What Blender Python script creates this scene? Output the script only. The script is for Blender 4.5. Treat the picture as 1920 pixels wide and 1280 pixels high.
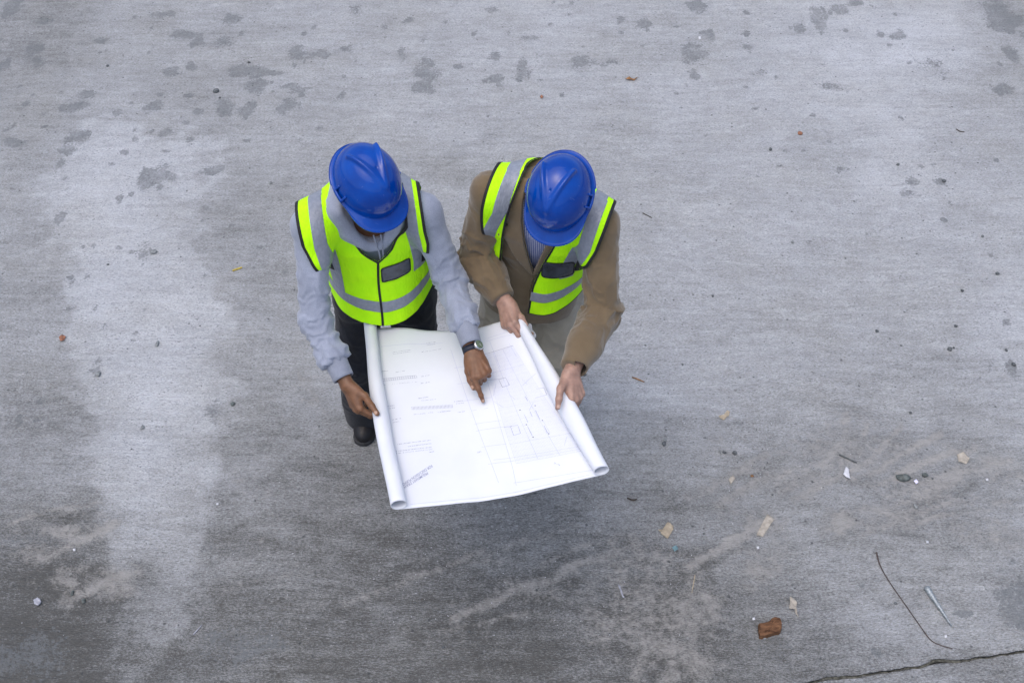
import bpy, math, random
import numpy as np
from mathutils import Vector, Matrix

for _o in list(bpy.data.objects):
    bpy.data.objects.remove(_o)
SC = bpy.context.scene
COL = SC.collection
R = math.radians
RNG = np.random.default_rng(7)
random.seed(7)

# ------------------------------------------------------------------ camera
CAM_H, TILT, FPX = 3.90, R(43.0), 2133.0
cam = bpy.data.cameras.new('camera')
cam.sensor_width = 36.0
cam.lens = 36.0 * FPX / 1920.0
cam.clip_start, cam.clip_end = 0.05, 500.0
cam_o = bpy.data.objects.new('camera', cam)
COL.objects.link(cam_o)
cam_o.location = (0, 0, CAM_H)
cam_o.rotation_euler = (TILT, 0, 0)
SC.camera = cam_o

# ------------------------------------------------------------------ sky, sun, exposure
SUN_EL, SUN_AZ = R(73), R(-140)
w = bpy.data.worlds.new('World')
SC.world = w
w.use_nodes = True
wn, wl = w.node_tree.nodes, w.node_tree.links
wn.clear()
sky = wn.new('ShaderNodeTexSky')
sky.sky_type = 'NISHITA'
sky.sun_disc = False
sky.sun_elevation = SUN_EL
sky.sun_rotation = SUN_AZ
sky.air_density, sky.dust_density, sky.ozone_density = 1.0, 4.0, 1.0
bg = wn.new('ShaderNodeBackground')
bg.inputs['Strength'].default_value = 0.14
wo = wn.new('ShaderNodeOutputWorld')
wl.new(sky.outputs[0], bg.inputs['Color'])
wl.new(bg.outputs[0], wo.inputs['Surface'])
sun = bpy.data.lights.new('sun', 'SUN')
sun.energy = 0.6
sun.angle = R(80)
sun.color = (1.0, 0.97, 0.93)
sun_o = bpy.data.objects.new('sun', sun)
COL.objects.link(sun_o)
sun_o.rotation_euler = (R(90) - SUN_EL, 0, -SUN_AZ + R(180))
sun_o.location = (0, 0, 12)
vs = SC.view_settings
vs.view_transform = 'Standard'
vs.look = 'None'
vs.gamma = 1.0
vs.use_curve_mapping = False
vs.exposure = 0.73
SC.render.engine = 'CYCLES'
SC.cycles.max_bounces = 6
# ------------------------------------------------------------------ helpers
def A(*v):
    return np.array(v, dtype=np.float64)

def unit(v):
    v = np.asarray(v, float)
    return v / np.linalg.norm(v)

def world_at(px, py, z):
    """The point at height z that stands at this place of the photograph (1920 x 1280)."""
    u, v = (px - 960) / FPX, (640 - py) / FPX
    d = A(u, math.sin(TILT) + v * math.cos(TILT), -math.cos(TILT) + v * math.sin(TILT))
    return A(0, 0, CAM_H) + d * ((z - CAM_H) / d[2])

def _hash(ix, iy, iz, seed):
    h = (ix.astype(np.int64) * 374761393 + iy.astype(np.int64) * 668265263 + iz.astype(np.int64) * 2147483647 + seed * 974711) & 0xffffffff
    h = ((h ^ (h >> 13)) * 1274126177) & 0xffffffff
    h = ((h ^ (h >> 16)) * 2246822519) & 0xffffffff
    return ((h ^ (h >> 15)) & 0xffffff) / float(0xffffff)

def vnoise(P, seed=0):
    """value noise in -1..1 for an (N,3) array"""
    P = np.asarray(P, float)
    i = np.floor(P)
    f = P - i
    f = f * f * f * (f * (f * 6 - 15) + 10)
    i = i.astype(np.int64)
    r = 0
    for a in (0, 1):
        for b in (0, 1):
            for c in (0, 1):
                wgt = (f[:, 0] if a else 1 - f[:, 0]) * (f[:, 1] if b else 1 - f[:, 1]) * (f[:, 2] if c else 1 - f[:, 2])
                r = r + wgt * _hash(i[:, 0] + a, i[:, 1] + b, i[:, 2] + c, seed)
    return r * 2 - 1

def fbm(P, octaves=3, seed=0, gain=.5):
    r, amp, s = 0, 1.0, 0.0
    for k in range(octaves):
        r = r + amp * vnoise(np.asarray(P) * (2.03 ** k) + 7.3 * k, seed + k)
        s += amp
        amp *= gain
    return r / s

def sstep(a, b, x):
    t = np.clip((x - a) / (b - a), 0, 1)
    return t * t * (3 - 2 * t)

def smin(a, b, k):
    h = np.clip(.5 + .5 * (b - a) / k, 0, 1)
    return b * (1 - h) + a * h - k * h * (1 - h)

def smax(a, b, k):
    return -smin(-a, -b, k)

def cone(P, a, b, ra, rb):
    """tapered capsule"""
    a, b = np.asarray(a, float), np.asarray(b, float)
    ab = b - a
    t = np.clip(((P - a) @ ab) / max(ab @ ab, 1e-9), 0, 1)
    return np.linalg.norm(P - a - t[:, None] * ab, axis=1) - (ra + (rb - ra) * t)

def chain(P, pts, rad, k=.01):
    d = None
    for i in range(len(pts) - 1):
        c = cone(P, pts[i], pts[i + 1], rad[i], rad[i + 1])
        d = c if d is None else smin(d, c, k)
    return d

def ellip(P, c, r, M=None):
    q = P - np.asarray(c)
    if M is not None:
        q = q @ np.asarray(M).T          # rows of M are the local axes
    r = np.asarray(r, float)
    k0 = np.linalg.norm(q / r, axis=1)
    k1 = np.linalg.norm(q / (r * r), axis=1)
    return k0 * (k0 - 1) / np.maximum(k1, 1e-6)

def mesh_sdf(f, lo, hi, h, B=4):
    """surface nets over the zero set of f; only blocks close to the surface are sampled finely"""
    lo, hi = np.asarray(lo, float), np.asarray(hi, float)
    nb = np.ceil((hi - lo) / (h * B)).astype(int)
    n = nb * B
    bi = np.stack(np.meshgrid(*[np.arange(k) for k in nb], indexing='ij'), -1).reshape(-1, 3)
    d = f(lo + (bi + .5) * B * h)
    near = (np.abs(d) < B * h * 1.9).reshape(nb)
    V = np.repeat(np.repeat(np.repeat(d.reshape(nb), B, 0), B, 1), B, 2).astype(np.float64)
    m = np.repeat(np.repeat(np.repeat(near, B, 0), B, 1), B, 2)
    idx = np.argwhere(m)
    out = np.empty(len(idx))
    for s in range(0, len(idx), 200000):
        out[s:s + 200000] = f(lo + (idx[s:s + 200000] + .5) * h)
    V[m] = out
    S = V < 0
    corners = [(a, b, c) for a in (0, 1) for b in (0, 1) for c in (0, 1)]
    sl = lambda c: tuple(slice(c[k], n[k] - 1 + c[k]) for k in range(3))
    cnt = sum(S[sl(c)].astype(np.int8) for c in corners)
    cells = np.argwhere((cnt > 0) & (cnt < 8))
    acc, num = np.zeros((len(cells), 3)), np.zeros(len(cells))
    for a in corners:
        for ax in range(3):
            if a[ax]:
                continue
            b = list(a); b[ax] = 1
            va = V[tuple((cells + a).T)]
            vb = V[tuple((cells + b).T)]
            cr = (va < 0) != (vb < 0)
            t = np.where(cr, va / np.where(va == vb, 1, va - vb), 0)
            p = np.array(a, float)[None, :] + np.zeros((len(cells), 3))
            p[:, ax] += t
            acc[cr] += p[cr]
            num += cr
    verts = lo + (cells + acc / num[:, None] + .5) * h
    cid = -np.ones(n, dtype=np.int64)
    cid[tuple(cells.T)] = np.arange(len(cells))
    faces = []
    for ax in range(3):
        u, v = (ax + 1) % 3, (ax + 2) % 3
        s0 = [slice(1, n[k] - 1) for k in range(3)]; s1 = list(s0)
        s0[ax] = slice(0, n[ax] - 1); s1[ax] = slice(1, n[ax])
        e0, e1 = S[tuple(s0)], S[tuple(s1)]
        off = np.array([0 if k == ax else 1 for k in range(3)])
        for flip in (False, True):
            w_ = np.argwhere((e0 & ~e1) if not flip else (~e0 & e1)) + off
            if not len(w_):
                continue
            du, dv = np.eye(3, dtype=int)[u], np.eye(3, dtype=int)[v]
            q = np.stack([cid[tuple((w_ - du - dv).T)], cid[tuple((w_ - dv).T)], cid[tuple(w_.T)], cid[tuple((w_ - du).T)]], 1)
            faces.append(q[:, ::-1] if flip else q)
    F = np.concatenate(faces)
    F = F[(F >= 0).all(1)]
    return verts, F

def tris(F):
    F = np.asarray(F)
    return F if F.shape[1] == 3 else np.concatenate([F[:, [0, 1, 2]], F[:, [0, 2, 3]]])

def normals(V, F):
    F = tris(F)
    n = np.cross(V[F[:, 1]] - V[F[:, 0]], V[F[:, 2]] - V[F[:, 0]])
    N = np.zeros_like(V)
    for k in range(3):
        np.add.at(N, F[:, k], n)
    return N / np.maximum(np.linalg.norm(N, axis=1), 1e-12)[:, None]

def smooth(V, F, it=2, lam=.5):
    F = np.asarray(F)
    E = np.concatenate([F[:, [k, (k + 1) % F.shape[1]]] for k in range(F.shape[1])])
    E = np.unique(np.sort(E, 1), axis=0)
    for _ in range(it):
        s, c = np.zeros_like(V), np.zeros(len(V))
        np.add.at(s, E[:, 0], V[E[:, 1]]); np.add.at(s, E[:, 1], V[E[:, 0]])
        np.add.at(c, E[:, 0], 1); np.add.at(c, E[:, 1], 1)
        V = V + lam * (s / np.maximum(c, 1)[:, None] - V)
    return V

def clip(V, F, g):
    """keep the side g < 0 of a mesh, cut exactly along g = 0"""
    F = tris(F)
    g = np.where(np.abs(g) < 1e-7, 1e-7, g)
    ins = g < 0
    c = ins[F].sum(1)
    out = [F[c == 3]]
    newv, base = [], len(V)
    def cut(i, j):
        t = g[i] / (g[i] - g[j])
        return V[i] + t[:, None] * (V[j] - V[i])
    for want in (1, 2):
        T = F[c == want]
        if not len(T):
            continue
        m = ins[T] if want == 1 else ~ins[T]
        k = m.argmax(1)
        r = np.arange(len(T))
        a, b, d = T[r, k], T[r, (k + 1) % 3], T[r, (k + 2) % 3]
        p, q = cut(a, b), cut(a, d)
        ip = base + np.arange(len(T)); base += len(T)
        iq = base + np.arange(len(T)); base += len(T)
        newv += [p, q]
        if want == 1:
            out.append(np.stack([a, ip, iq], 1))
        else:
            out += [np.stack([ip, b, d], 1), np.stack([ip, d, iq], 1)]
    V2 = np.concatenate([V] + newv) if newv else V
    F2 = np.concatenate(out)
    # weld and drop unused
    key = np.round(V2 * 2e5).astype(np.int64)
    _, first, inv = np.unique(key, axis=0, return_index=True, return_inverse=True)
    inv = inv.reshape(-1)
    F2 = inv[F2]
    V2 = V2[first]
    F2 = F2[(F2[:, 0] != F2[:, 1]) & (F2[:, 1] != F2[:, 2]) & (F2[:, 0] != F2[:, 2])]
    used, F3 = np.unique(F2, return_inverse=True)
    return V2[used], F3.reshape(-1, 3)

# ------------------------------------------------------------------ blender objects
def make_mesh(name, V, F):
    me = bpy.data.meshes.new(name)
    V = np.asarray(V, np.float32)
    if isinstance(F, np.ndarray):
        k = F.shape[1]
        me.vertices.add(len(V)); me.vertices.foreach_set('co', V.ravel())
        me.loops.add(F.size); me.loops.foreach_set('vertex_index', F.astype(np.int32).ravel())
        me.polygons.add(len(F)); me.polygons.foreach_set('loop_start', np.arange(0, F.size, k, dtype=np.int32))
        me.update(calc_edges=True)
    else:
        me.from_pydata([tuple(map(float, v)) for v in V], [], F)
        me.update()
    me.validate()
    return me

def attr(me, name, vals):
    a = me.attributes.new(name, 'FLOAT', 'POINT')
    a.data.foreach_set('value', np.asarray(vals, np.float32))

def obj(name, V, F, mat, parent=None, flat=False, solid=0, offset=-1, attrs=None):
    me = V if isinstance(V, bpy.types.Mesh) else make_mesh(name, V, F)
    if not flat:
        me.polygons.foreach_set('use_smooth', np.ones(len(me.polygons), dtype=bool))
    if attrs:
        for k, v in attrs.items():
            attr(me, k, v)
    if mat is not None and not me.materials:
        me.materials.append(mat)
    o = bpy.data.objects.new(name, me)
    COL.objects.link(o)
    if parent is not None:
        o.parent = parent
        o.matrix_parent_inverse = parent_inv(parent)
    if solid:
        m = o.modifiers.new('thickness', 'SOLIDIFY')
        m.thickness, m.offset = solid, offset
        m.use_even_offset = False
    return o

def parent_inv(p):
    """meshes are written in world coordinates, so only an Empty's own place is undone"""
    return Matrix.Translation(p.location).inverted() if p.type == 'EMPTY' else Matrix.Identity(4)

def thing(name, label, cat, loc, group=None):
    o = bpy.data.objects.new(name, None)
    COL.objects.link(o)
    o.location = tuple(map(float, loc))
    o.empty_display_size = .05
    return tag(o, label, cat, group)

def tag(o, label=None, cat=None, group=None, kind=None):
    for k, v in (('label', label), ('category', cat), ('group', group), ('kind', kind)):
        if v:
            o[k] = v
    return o

# simple shapes (vertex array, list of faces)
def tube(pts, rad, n=8, cap=True):
    pts = np.asarray(pts, float)
    rad = np.broadcast_to(np.asarray(rad, float), (len(pts),))
    t = np.gradient(pts, axis=0)
    t /= np.linalg.norm(t, axis=1)[:, None]
    ref = A(0, 0, 1) if abs(t[0][2]) < .9 else A(1, 0, 0)
    u = unit(np.cross(t[0], ref))
    V, F = [], []
    for i, p in enumerate(pts):
        u = unit(u - t[i] * (u @ t[i]))
        v = np.cross(t[i], u)
        for k in range(n):
            a = 2 * math.pi * k / n
            V.append(p + rad[i] * (math.cos(a) * u + math.sin(a) * v))
    for i in range(len(pts) - 1):
        for k in range(n):
            F.append((i * n + k, i * n + (k + 1) % n, (i + 1) * n + (k + 1) % n, (i + 1) * n + k))
    if cap:
        F.append(tuple(range(n))[::-1]); F.append(tuple(range((len(pts) - 1) * n, len(pts) * n)))
    return np.array(V), F

def join(parts):
    V, F, b = [], [], 0
    for v, f in parts:
        V.append(np.asarray(v)); F += [tuple(int(i) + b for i in q) for q in f]
        b += len(v)
    return np.concatenate(V), F

def catmull(pts, n=8):
    pts = np.asarray(pts, float)
    P = np.concatenate([[2 * pts[0] - pts[1]], pts, [2 * pts[-1] - pts[-2]]])
    out = []
    for i in range(1, len(P) - 2):
        for t in np.linspace(0, 1, n, endpoint=False):
            p0, p1, p2, p3 = P[i - 1], P[i], P[i + 1], P[i + 2]
            out.append(.5 * (2 * p1 + (p2 - p0) * t + (2 * p0 - 5 * p1 + 4 * p2 - p3) * t * t + (3 * p1 - p0 - 3 * p2 + p3) * t ** 3))
    out.append(pts[-1])
    return np.array(out)

# ------------------------------------------------------------------ materials
class NT:
    """tiny node-tree writer"""
    def __init__(self, name, rough=.7, spec=.5):
        self.m = bpy.data.materials.new(name)
        self.m.use_nodes = True
        self.t = self.m.node_tree
        self.b = self.t.nodes['Principled BSDF']
        self.b.inputs['Roughness'].default_value = rough
        self.b.inputs['Specular IOR Level'].default_value = spec
        self._c = {}
    def n(self, kind, **kw):
        nd = self.t.nodes.new('ShaderNode' + kind)
        for k, v in kw.items():
            if hasattr(nd, k):
                setattr(nd, k, v)
            else:
                nd.inputs[k.replace('_', ' ')].default_value = v
        return nd
    def l(self, a, b):
        self.t.links.new(a, b)
    def put(self, sock, v):
        if isinstance(v, bpy.types.NodeSocket):
            self.l(v, sock)
        elif isinstance(v, (tuple, list)):
            sock.default_value = tuple(v) + ((1.0,) if len(v) == 3 and len(sock.default_value) == 4 else ())
        else:
            sock.default_value = v
    def obj(self):
        if 'obj' not in self._c:
            self._c['obj'] = self.n('TexCoord').outputs['Object']
        return self._c['obj']
    def map(self, v=None, scale=(1, 1, 1), rot=(0, 0, 0), loc=(0, 0, 0)):
        nd = self.n('Mapping')
        self.l(v or self.obj(), nd.inputs['Vector'])
        nd.inputs['Scale'].default_value = scale
        nd.inputs['Rotation'].default_value = rot
        nd.inputs['Location'].default_value = loc
        return nd.outputs[0]
    def noise(self, scale, v=None, detail=3, rough=.55, dist=0):
        nd = self.n('TexNoise')
        self.l(v or self.obj(), nd.inputs['Vector'])
        nd.inputs['Scale'].default_value = scale
        nd.inputs['Detail'].default_value = detail
        nd.inputs['Roughness'].default_value = rough
        nd.inputs['Distortion'].default_value = dist
        return nd.outputs['Fac']
    def math(self, op, a, b=0.0, c=0.0, clamp=False):
        nd = self.n('Math', operation=op, use_clamp=clamp)
        for s, v in zip(nd.inputs, (a, b, c)):
            self.put(s, v)
        return nd.outputs[0]
    def ramp(self, fac, a, b, lo=0.0, hi=1.0):
        nd = self.n('MapRange', interpolation_type='SMOOTHSTEP')
        self.put(nd.inputs['Value'], fac)
        self.put(nd.inputs['From Min'], a); self.put(nd.inputs['From Max'], b)
        self.put(nd.inputs['To Min'], lo); self.put(nd.inputs['To Max'], hi)
        return nd.outputs[0]
    def mix(self, fac, a, b, mode='MIX'):
        nd = self.n('Mix', data_type='RGBA', blend_type=mode)
        self.put(nd.inputs[0], fac)
        self.put(nd.inputs[6], a); self.put(nd.inputs[7], b)
        return nd.outputs[2]
    def attr(self, name):
        return self.n('Attribute', attribute_name=name).outputs['Fac']
    def bump(self, h, dist=.001, strength=1.0, prev=None):
        nd = self.n('Bump')
        nd.inputs['Strength'].default_value = strength
        nd.inputs['Distance'].default_value = dist
        self.l(h, nd.inputs['Height'])
        if prev is not None:
            self.l(prev, nd.inputs['Normal'])
        self.l(nd.outputs[0], self.b.inputs['Normal'])
        return nd.outputs[0]
    def col(self, c):
        self.put(self.b.inputs['Base Color'], c)
        return self

def plain(name, c, rough=.6, var=.12, scale=40, bump=.0, spec=.4, metallic=0):
    m = NT(name, rough, spec)
    f = m.noise(scale)
    m.col(m.mix(m.ramp(f, .3, .7), tuple(x * (1 - var) for x in c), tuple(min(1, x * (1 + var)) for x in c)))
    m.b.inputs['Metallic'].default_value = metallic
    if bump:
        m.bump(m.noise(scale * 3), bump)
    return m.m

def fabric(name, c, c2=None, weave=900, rough=.9, wb=.0006, blot=25, sheen=.15, melange=0):
    m = NT(name, rough, .2)
    c2 = c2 or tuple(x * .8 for x in c)
    f = m.ramp(m.noise(blot, detail=4), .3, .7)
    base = m.mix(f, c2, c)
    if melange:
        g = m.ramp(m.noise(420, m.map(scale=(1, 1, .45)), detail=2), .35, .65)
        base = m.mix(m.math('MULTIPLY', g, melange), base, tuple(x * .55 for x in c))
    m.col(base)
    m.b.inputs['Sheen Weight'].default_value = sheen
    n1 = m.bump(m.noise(weave, detail=1), wb, .6)
    m.bump(m.noise(70, detail=4), .0015, .5, n1)
    return m.m
# ------------------------------------------------------------------ concrete slab and the ground it lies on
STAINS = [  # photo pixel, half-size in pixels, strength: damp, scuffed and oily spots on the concrete
 (25,12,15,13,1),(77,40,11,8,.8),(69,94,13,12,.9),(72,114,9,6,.8),(5,124,14,10,.9),(191,75,9,4,1),(346,67,18,8,.9),(371,74,9,10,1),(433,39,16,8,.8),(420,76,15,9,.6),(559,104,15,14,.8),(598,101,18,6,.8),
 (358,127,9,6,1),(324,131,10,6,.9),(467,133,25,8,1),(507,136,15,4,.9),(484,161,16,13,.8),(544,165,20,6,.8),(418,198,15,12,.8),(459,205,18,14,.7),(543,198,18,12,.8),(289,197,14,9,.9),(222,210,7,6,.9),
 (160,178,13,6,.9),(146,200,16,7,.8),(118,203,7,6,1),(138,260,20,12,.9),(123,282,14,7,.9),(311,247,8,6,1),(358,260,8,4,.8),(287,336,20,17,1),(403,316,16,8,.9),(22,269,18,7,1),(108,415,9,11,.8),(114,307,7,6,.9),
 (235,286,8,4,.9),(223,373,7,5,.9),(383,390,9,4,.7),(371,210,9,5,.8),(346,230,7,4,.8),(314,27,20,7,.7),(300,176,8,5,.7),(353,179,7,4,.8),(248,365,5,4,.8),(49,196,6,4,.8),(254,262,5,4,.9),(212,306,6,4,.6),
 (800,131,24,16,.95),(788,160,16,13,.75),(929,148,17,8,.8),(979,131,12,14,.85),(909,151,6,4,.8),(931,104,9,10,.6),(858,124,8,5,.7),(753,101,9,10,.6),(764,37,9,6,.8),(1094,121,22,12,.6),(1141,114,15,7,.5),
 (1211,45,13,9,.85),(1167,35,7,7,.7),(722,55,9,8,.5),(924,22,12,6,.6),(991,71,26,5,.5),(705,180,7,4,.4),(650,93,12,6,.6),(640,180,8,6,.6),(663,15,14,9,.5),
 (1498,52,10,7,.9),(1539,44,9,18,.9),(1576,17,14,9,.9),(1599,5,12,7,1),(1327,62,11,12,.8),(1305,101,26,16,.7),(1305,141,11,8,.9),(1398,64,6,5,.9),(1686,67,10,7,1),(1670,87,5,4,.9),(1880,34,30,22,.95),(1898,101,11,12,.9),
 (1885,168,14,7,.9),(1750,128,22,16,.45),(1409,89,10,5,.7),(1579,319,8,6,.6),(1300,13,18,10,.7),(1655,62,7,5,.7),(1424,137,14,5,.5),(1560,165,26,7,.5),(1710,340,10,6,.7),(1765,341,9,6,.7),(1700,365,14,6,.6),(1728,310,8,5,.6),
 (265,480,15,15,.55),(406,766,15,22,.5),(183,700,8,9,.7),(130,522,5,4,.9),(142,575,5,5,.6),(183,678,7,7,.6),(77,750,6,5,.9),(38,783,5,7,.9),(70,787,5,4,.8),(134,530,4,3,.7),
 (1885,600,7,5,.8),(1900,690,10,16,.6),(1858,680,6,10,.5),(1440,1215,40,18,.4),(1620,1098,9,4,.8),(1646,1222,6,9,.8),(1800,1148,16,5,.8),(1900,1130,26,50,.7),
 (60,1000,40,14,.4),(40,1230,70,40,.5),(470,1210,60,34,.45),(400,1215,26,22,.4),(395,1025,14,5,.5),(420,1030,20,8,.4)]
DUST = [  # pale dry mud and spread mortar dust
 (1580,980,26,18,1),(1680,960,60,16,.8),(1560,850,70,32,.9),(1640,870,60,30,.7),(1740,930,60,18,.7),(1440,980,34,22,.8),(1420,1075,30,30,.9),(1390,1030,60,16,.6),(1480,900,60,26,.6),(1350,940,40,24,.5),
 (1880,880,44,22,.8),(1880,1010,40,24,.6),(1800,985,50,14,.6),(1640,985,40,10,.6),(1280,1120,60,60,.9),(1230,1180,90,70,.8),(1180,1080,60,40,.6),(1280,1240,70,40,.7),(1120,1150,60,30,.5),(960,1110,110,18,.5),(900,1050,90,10,.45),
 (1000,1090,90,9,.5),(1050,1010,90,12,.4),(860,1190,90,20,.4),(150,1000,60,16,.8),(130,1075,40,14,.7),(210,1095,50,24,.8),(140,1120,24,14,.8),(60,1040,50,12,.7),(40,965,50,16,.5),(120,960,50,8,.5),(560,1075,40,10,.4),
 (460,895,50,30,.4),(560,720,16,10,.6),(575,752,14,7,.6),(1330,845,30,18,.5),(840,1035,22,12,.4),(480,1010,14,5,.6),(1600,800,40,30,.5),(1850,800,60,30,.4),(1700,830,70,18,.6),(1760,900,90,14,.5)]
# slow change of the concrete from dry and pale to damp and dark, light falloff and corner darkening painted in, on a coarse chart over the photograph
CH_X = [-400, 60, 250, 390, 450, 700, 960, 1200, 1450, 1700, 1880, 2300]
CH_Y = [-300, 60, 200, 350, 500, 650, 800, 950, 1100, 1250, 1500]
CHART = [
 [.37,.40,.54,.54,.54,.57,.62,.60,.64,.64,.46,.46],
 [.34,.38,.54,.54,.54,.57,.63,.60,.65,.67,.44,.42],
 [.42,.45,.56,.49,.49,.55,.58,.59,.63,.64,.55,.50],
 [.48,.50,.57,.49,.44,.49,.54,.58,.60,.62,.59,.56],
 [.48,.50,.58,.49,.44,.47,.51,.56,.57,.59,.61,.58],
 [.46,.48,.58,.50,.47,.48,.50,.63,.59,.58,.59,.56],  # raised beside the second person to offset the shade there
 [.36,.40,.56,.47,.42,.43,.45,.51,.51,.51,.55,.52],
 [.20,.24,.44,.38,.34,.33,.32,.37,.44,.43,.47,.46],
 [.04,.06,.20,.32,.29,.23,.22,.24,.35,.43,.44,.42],
 [.0,.0,.12,.20,.20,.19,.18,.22,.26,.38,.36,.34],  # left end: dirt plus painted corner darkening
 [.02,.04,.12,.16,.17,.17,.17,.20,.24,.34,.32,.30]]
# dry, dusty sheets with a definite ragged edge (outlines traced in the photograph)
PALE = [([(100,300),(220,240),(330,260),(395,300),(385,360),(355,420),(372,480),(418,560),(432,650),(428,720),(398,745),(396,800),(418,860),(408,940),(388,990),(372,1080),(352,1170),(300,1240),(240,1255),(235,1200),(262,1120),(230,1040),(170,960),(190,880),(130,800),(150,700),(110,560),(85,420)], .15, 15),
        ([(455,870),(520,850),(545,890),(500,930),(450,920)], .07, 26), ([(480,-40),(640,-30),(660,60),(560,120),(505,70)], .05, 30),
        ([(1560,90),(1700,20),(1860,60),(1800,180),(1700,300),(1640,240)], .06, 60), ([(1600,240),(1760,300),(1790,420),(1700,430),(1640,340)], .05, 60),
        ([(640,180),(900,130),(1150,190),(980,260),(700,250)], .04, 60), ([(1290,300),(1450,280),(1520,380),(1400,470),(1290,420)], .03, 60),
        ([(1830,420),(1930,400),(1930,640),(1850,600)], .05, 50), ([(1560,1130),(1900,1060),(1900,1180),(1600,1230)], .04, 50)]
# strokes of wiped and dragged mud: points, half width in pixels, strength
STROKES = [([(650,1130),(760,1090),(900,1035)], 9, .55), ([(850,1160),(960,1110),(1060,1080)], 12, .6), ([(830,1185),(930,1160),(1040,1140)], 8, .5), ([(1000,1100),(1090,1060),(1180,1020)], 11, .6), ([(1020,1060),(1110,1020)], 8, .4),
 ([(880,1060),(980,1020),(1080,985)], 8, .35), ([(1290,1060),(1360,1020),(1440,975)], 10, .85), ([(1330,1045),(1400,1010)], 7, .6), ([(1560,985),(1640,960),(1720,930),(1800,900)], 12, .7), ([(1620,1000),(1720,965),(1830,930)], 8, .6),
 ([(1700,990),(1800,960),(1910,930)], 9, .55), ([(1490,935),(1560,900),(1640,860)], 12, .6), ([(1540,870),(1580,820),(1585,780)], 12, .8), ([(1575,870),(1610,830),(1625,790)], 10, .7), ([(1600,880),(1650,840),(1680,800)], 10, .7),
 ([(1630,890),(1700,850),(1760,815)], 10, .7), ([(1650,905),(1740,870),(1830,840)], 10, .65), ([(1690,925),(1790,890),(1900,865)], 11, .6), ([(1560,800),(1570,850),(1600,900)], 16, .5), ([(1340,950),(1420,910),(1500,880)], 12, .5),
 ([(1290,930),(1370,900),(1440,860)], 14, .45), ([(1190,1270),(1215,1180),(1210,1080),(1180,1010)], 16, .6), ([(1250,1280),(1270,1180),(1300,1090)], 18, .7), ([(1140,1010),(1160,1080),(1150,1160)], 10, .5), ([(1800,1010),(1880,990)], 14, .5),
 ([(60,1050),(160,1010),(220,985)], 10, .7), ([(20,985),(100,960),(180,945)], 7, .5), ([(110,1085),(140,1100)], 14, .6), ([(170,1110),(240,1080)], 16, .7), ([(560,700),(585,735),(610,770)], 6, .5), ([(500,770),(560,800)], 5, .35), ([(420,1110),(520,1080),(560,1070)], 9, .3)]

def photo_xy(x, y):
    return _ground_proj(np.stack([x, y, np.zeros_like(x)], 1))

def _ground_proj(p):
    q = p - A(0, 0, CAM_H)
    fwd = A(0, math.sin(TILT), -math.cos(TILT)); upv = A(0, math.cos(TILT), math.sin(TILT))
    d = q @ fwd
    return 960 + FPX * q[:, 0] / d, 640 - FPX * (q @ upv) / d

GX0, GX1, GY0, GY1, GS = -3.9, 3.9, 1.2, 7.0, .0125
gx, gy = np.arange(GX0, GX1 + 1e-6, GS), np.arange(GY0, GY1 + 1e-6, GS)
X, Y = [q.ravel() for q in np.meshgrid(gx, gy, indexing='ij')]
NYG = len(gy)
P3 = np.stack([X, Y, np.zeros_like(X)], 1)
PXg, PYg = photo_xy(X, Y)
wob = fbm(P3 * 2.2, 3, 3)
wob2 = fbm(P3 * 2.2 + 31, 3, 4)
cx = PXg + 75 * fbm(P3 * 1.1 + 3, 3, 13) + 50 * wob + 22 * fbm(P3 * 9, 2, 5)
cy = PYg + 75 * fbm(P3 * 1.1 + 40, 3, 14) + 50 * wob2 + 22 * fbm(P3 * 9 + 5, 2, 6)
CH = np.array(CHART)
ix = np.clip(np.searchsorted(CH_X, cx) - 1, 0, len(CH_X) - 2); iy = np.clip(np.searchsorted(CH_Y, cy) - 1, 0, len(CH_Y) - 2)
xs, ys = np.array(CH_X, float), np.array(CH_Y, float)
fx = np.clip((cx - xs[ix]) / (xs[ix + 1] - xs[ix]), 0, 1); fy = np.clip((cy - ys[iy]) / (ys[iy + 1] - ys[iy]), 0, 1)
fx, fy = fx * fx * (3 - 2 * fx), fy * fy * (3 - 2 * fy)
dry = CH[iy, ix] * (1 - fx) * (1 - fy) + CH[iy, ix + 1] * fx * (1 - fy) + CH[iy + 1, ix] * (1 - fx) * fy + CH[iy + 1, ix + 1] * fx * fy
def inside(poly, x, y):
    """signed distance in photo pixels to an outline, positive inside"""
    n = len(poly)
    c = np.zeros(len(x), bool); d = np.full(len(x), 1e9)
    for i in range(n):
        x0, y0 = poly[i]; x1, y1 = poly[(i + 1) % n]
        c ^= ((y0 > y) != (y1 > y)) & (x < (x1 - x0) * (y - y0) / ((y1 - y0) or 1e-9) + x0)
        t = np.clip(((x - x0) * (x1 - x0) + (y - y0) * (y1 - y0)) / ((x1 - x0) ** 2 + (y1 - y0) ** 2), 0, 1)
        d = np.minimum(d, np.hypot(x - x0 - t * (x1 - x0), y - y0 - t * (y1 - y0)))
    return np.where(c, d, -d)
rough1, rough2 = fbm(P3 * 4.5, 4, 101, .6), fbm(P3 * 4.5 + 50, 4, 102, .6)
for poly, amt, soft_px in PALE:
    sd = inside(poly, PXg + 60 * rough1 + 40 * wob, PYg + 60 * rough2 + 40 * wob2) + 30 * fbm(P3 * A(7, 16, 1), 3, 103)
    dry = dry + amt * sstep(-soft_px, soft_px, sd)
dry = dry + .08 * fbm(P3 * A(.8, 1.6, 1), 5, 9, .6) + .07 * fbm(P3 * A(3, 7, 1), 4, 10, .6) + .05 * fbm(P3 * A(14, 30, 1), 2, 11)
streaky = sstep(.10, .45, fbm(np.stack([(X * .93 - Y * .22) * 1.6, (X * .22 + Y * .93) * 15, X * 0], 1), 3, 104))
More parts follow.
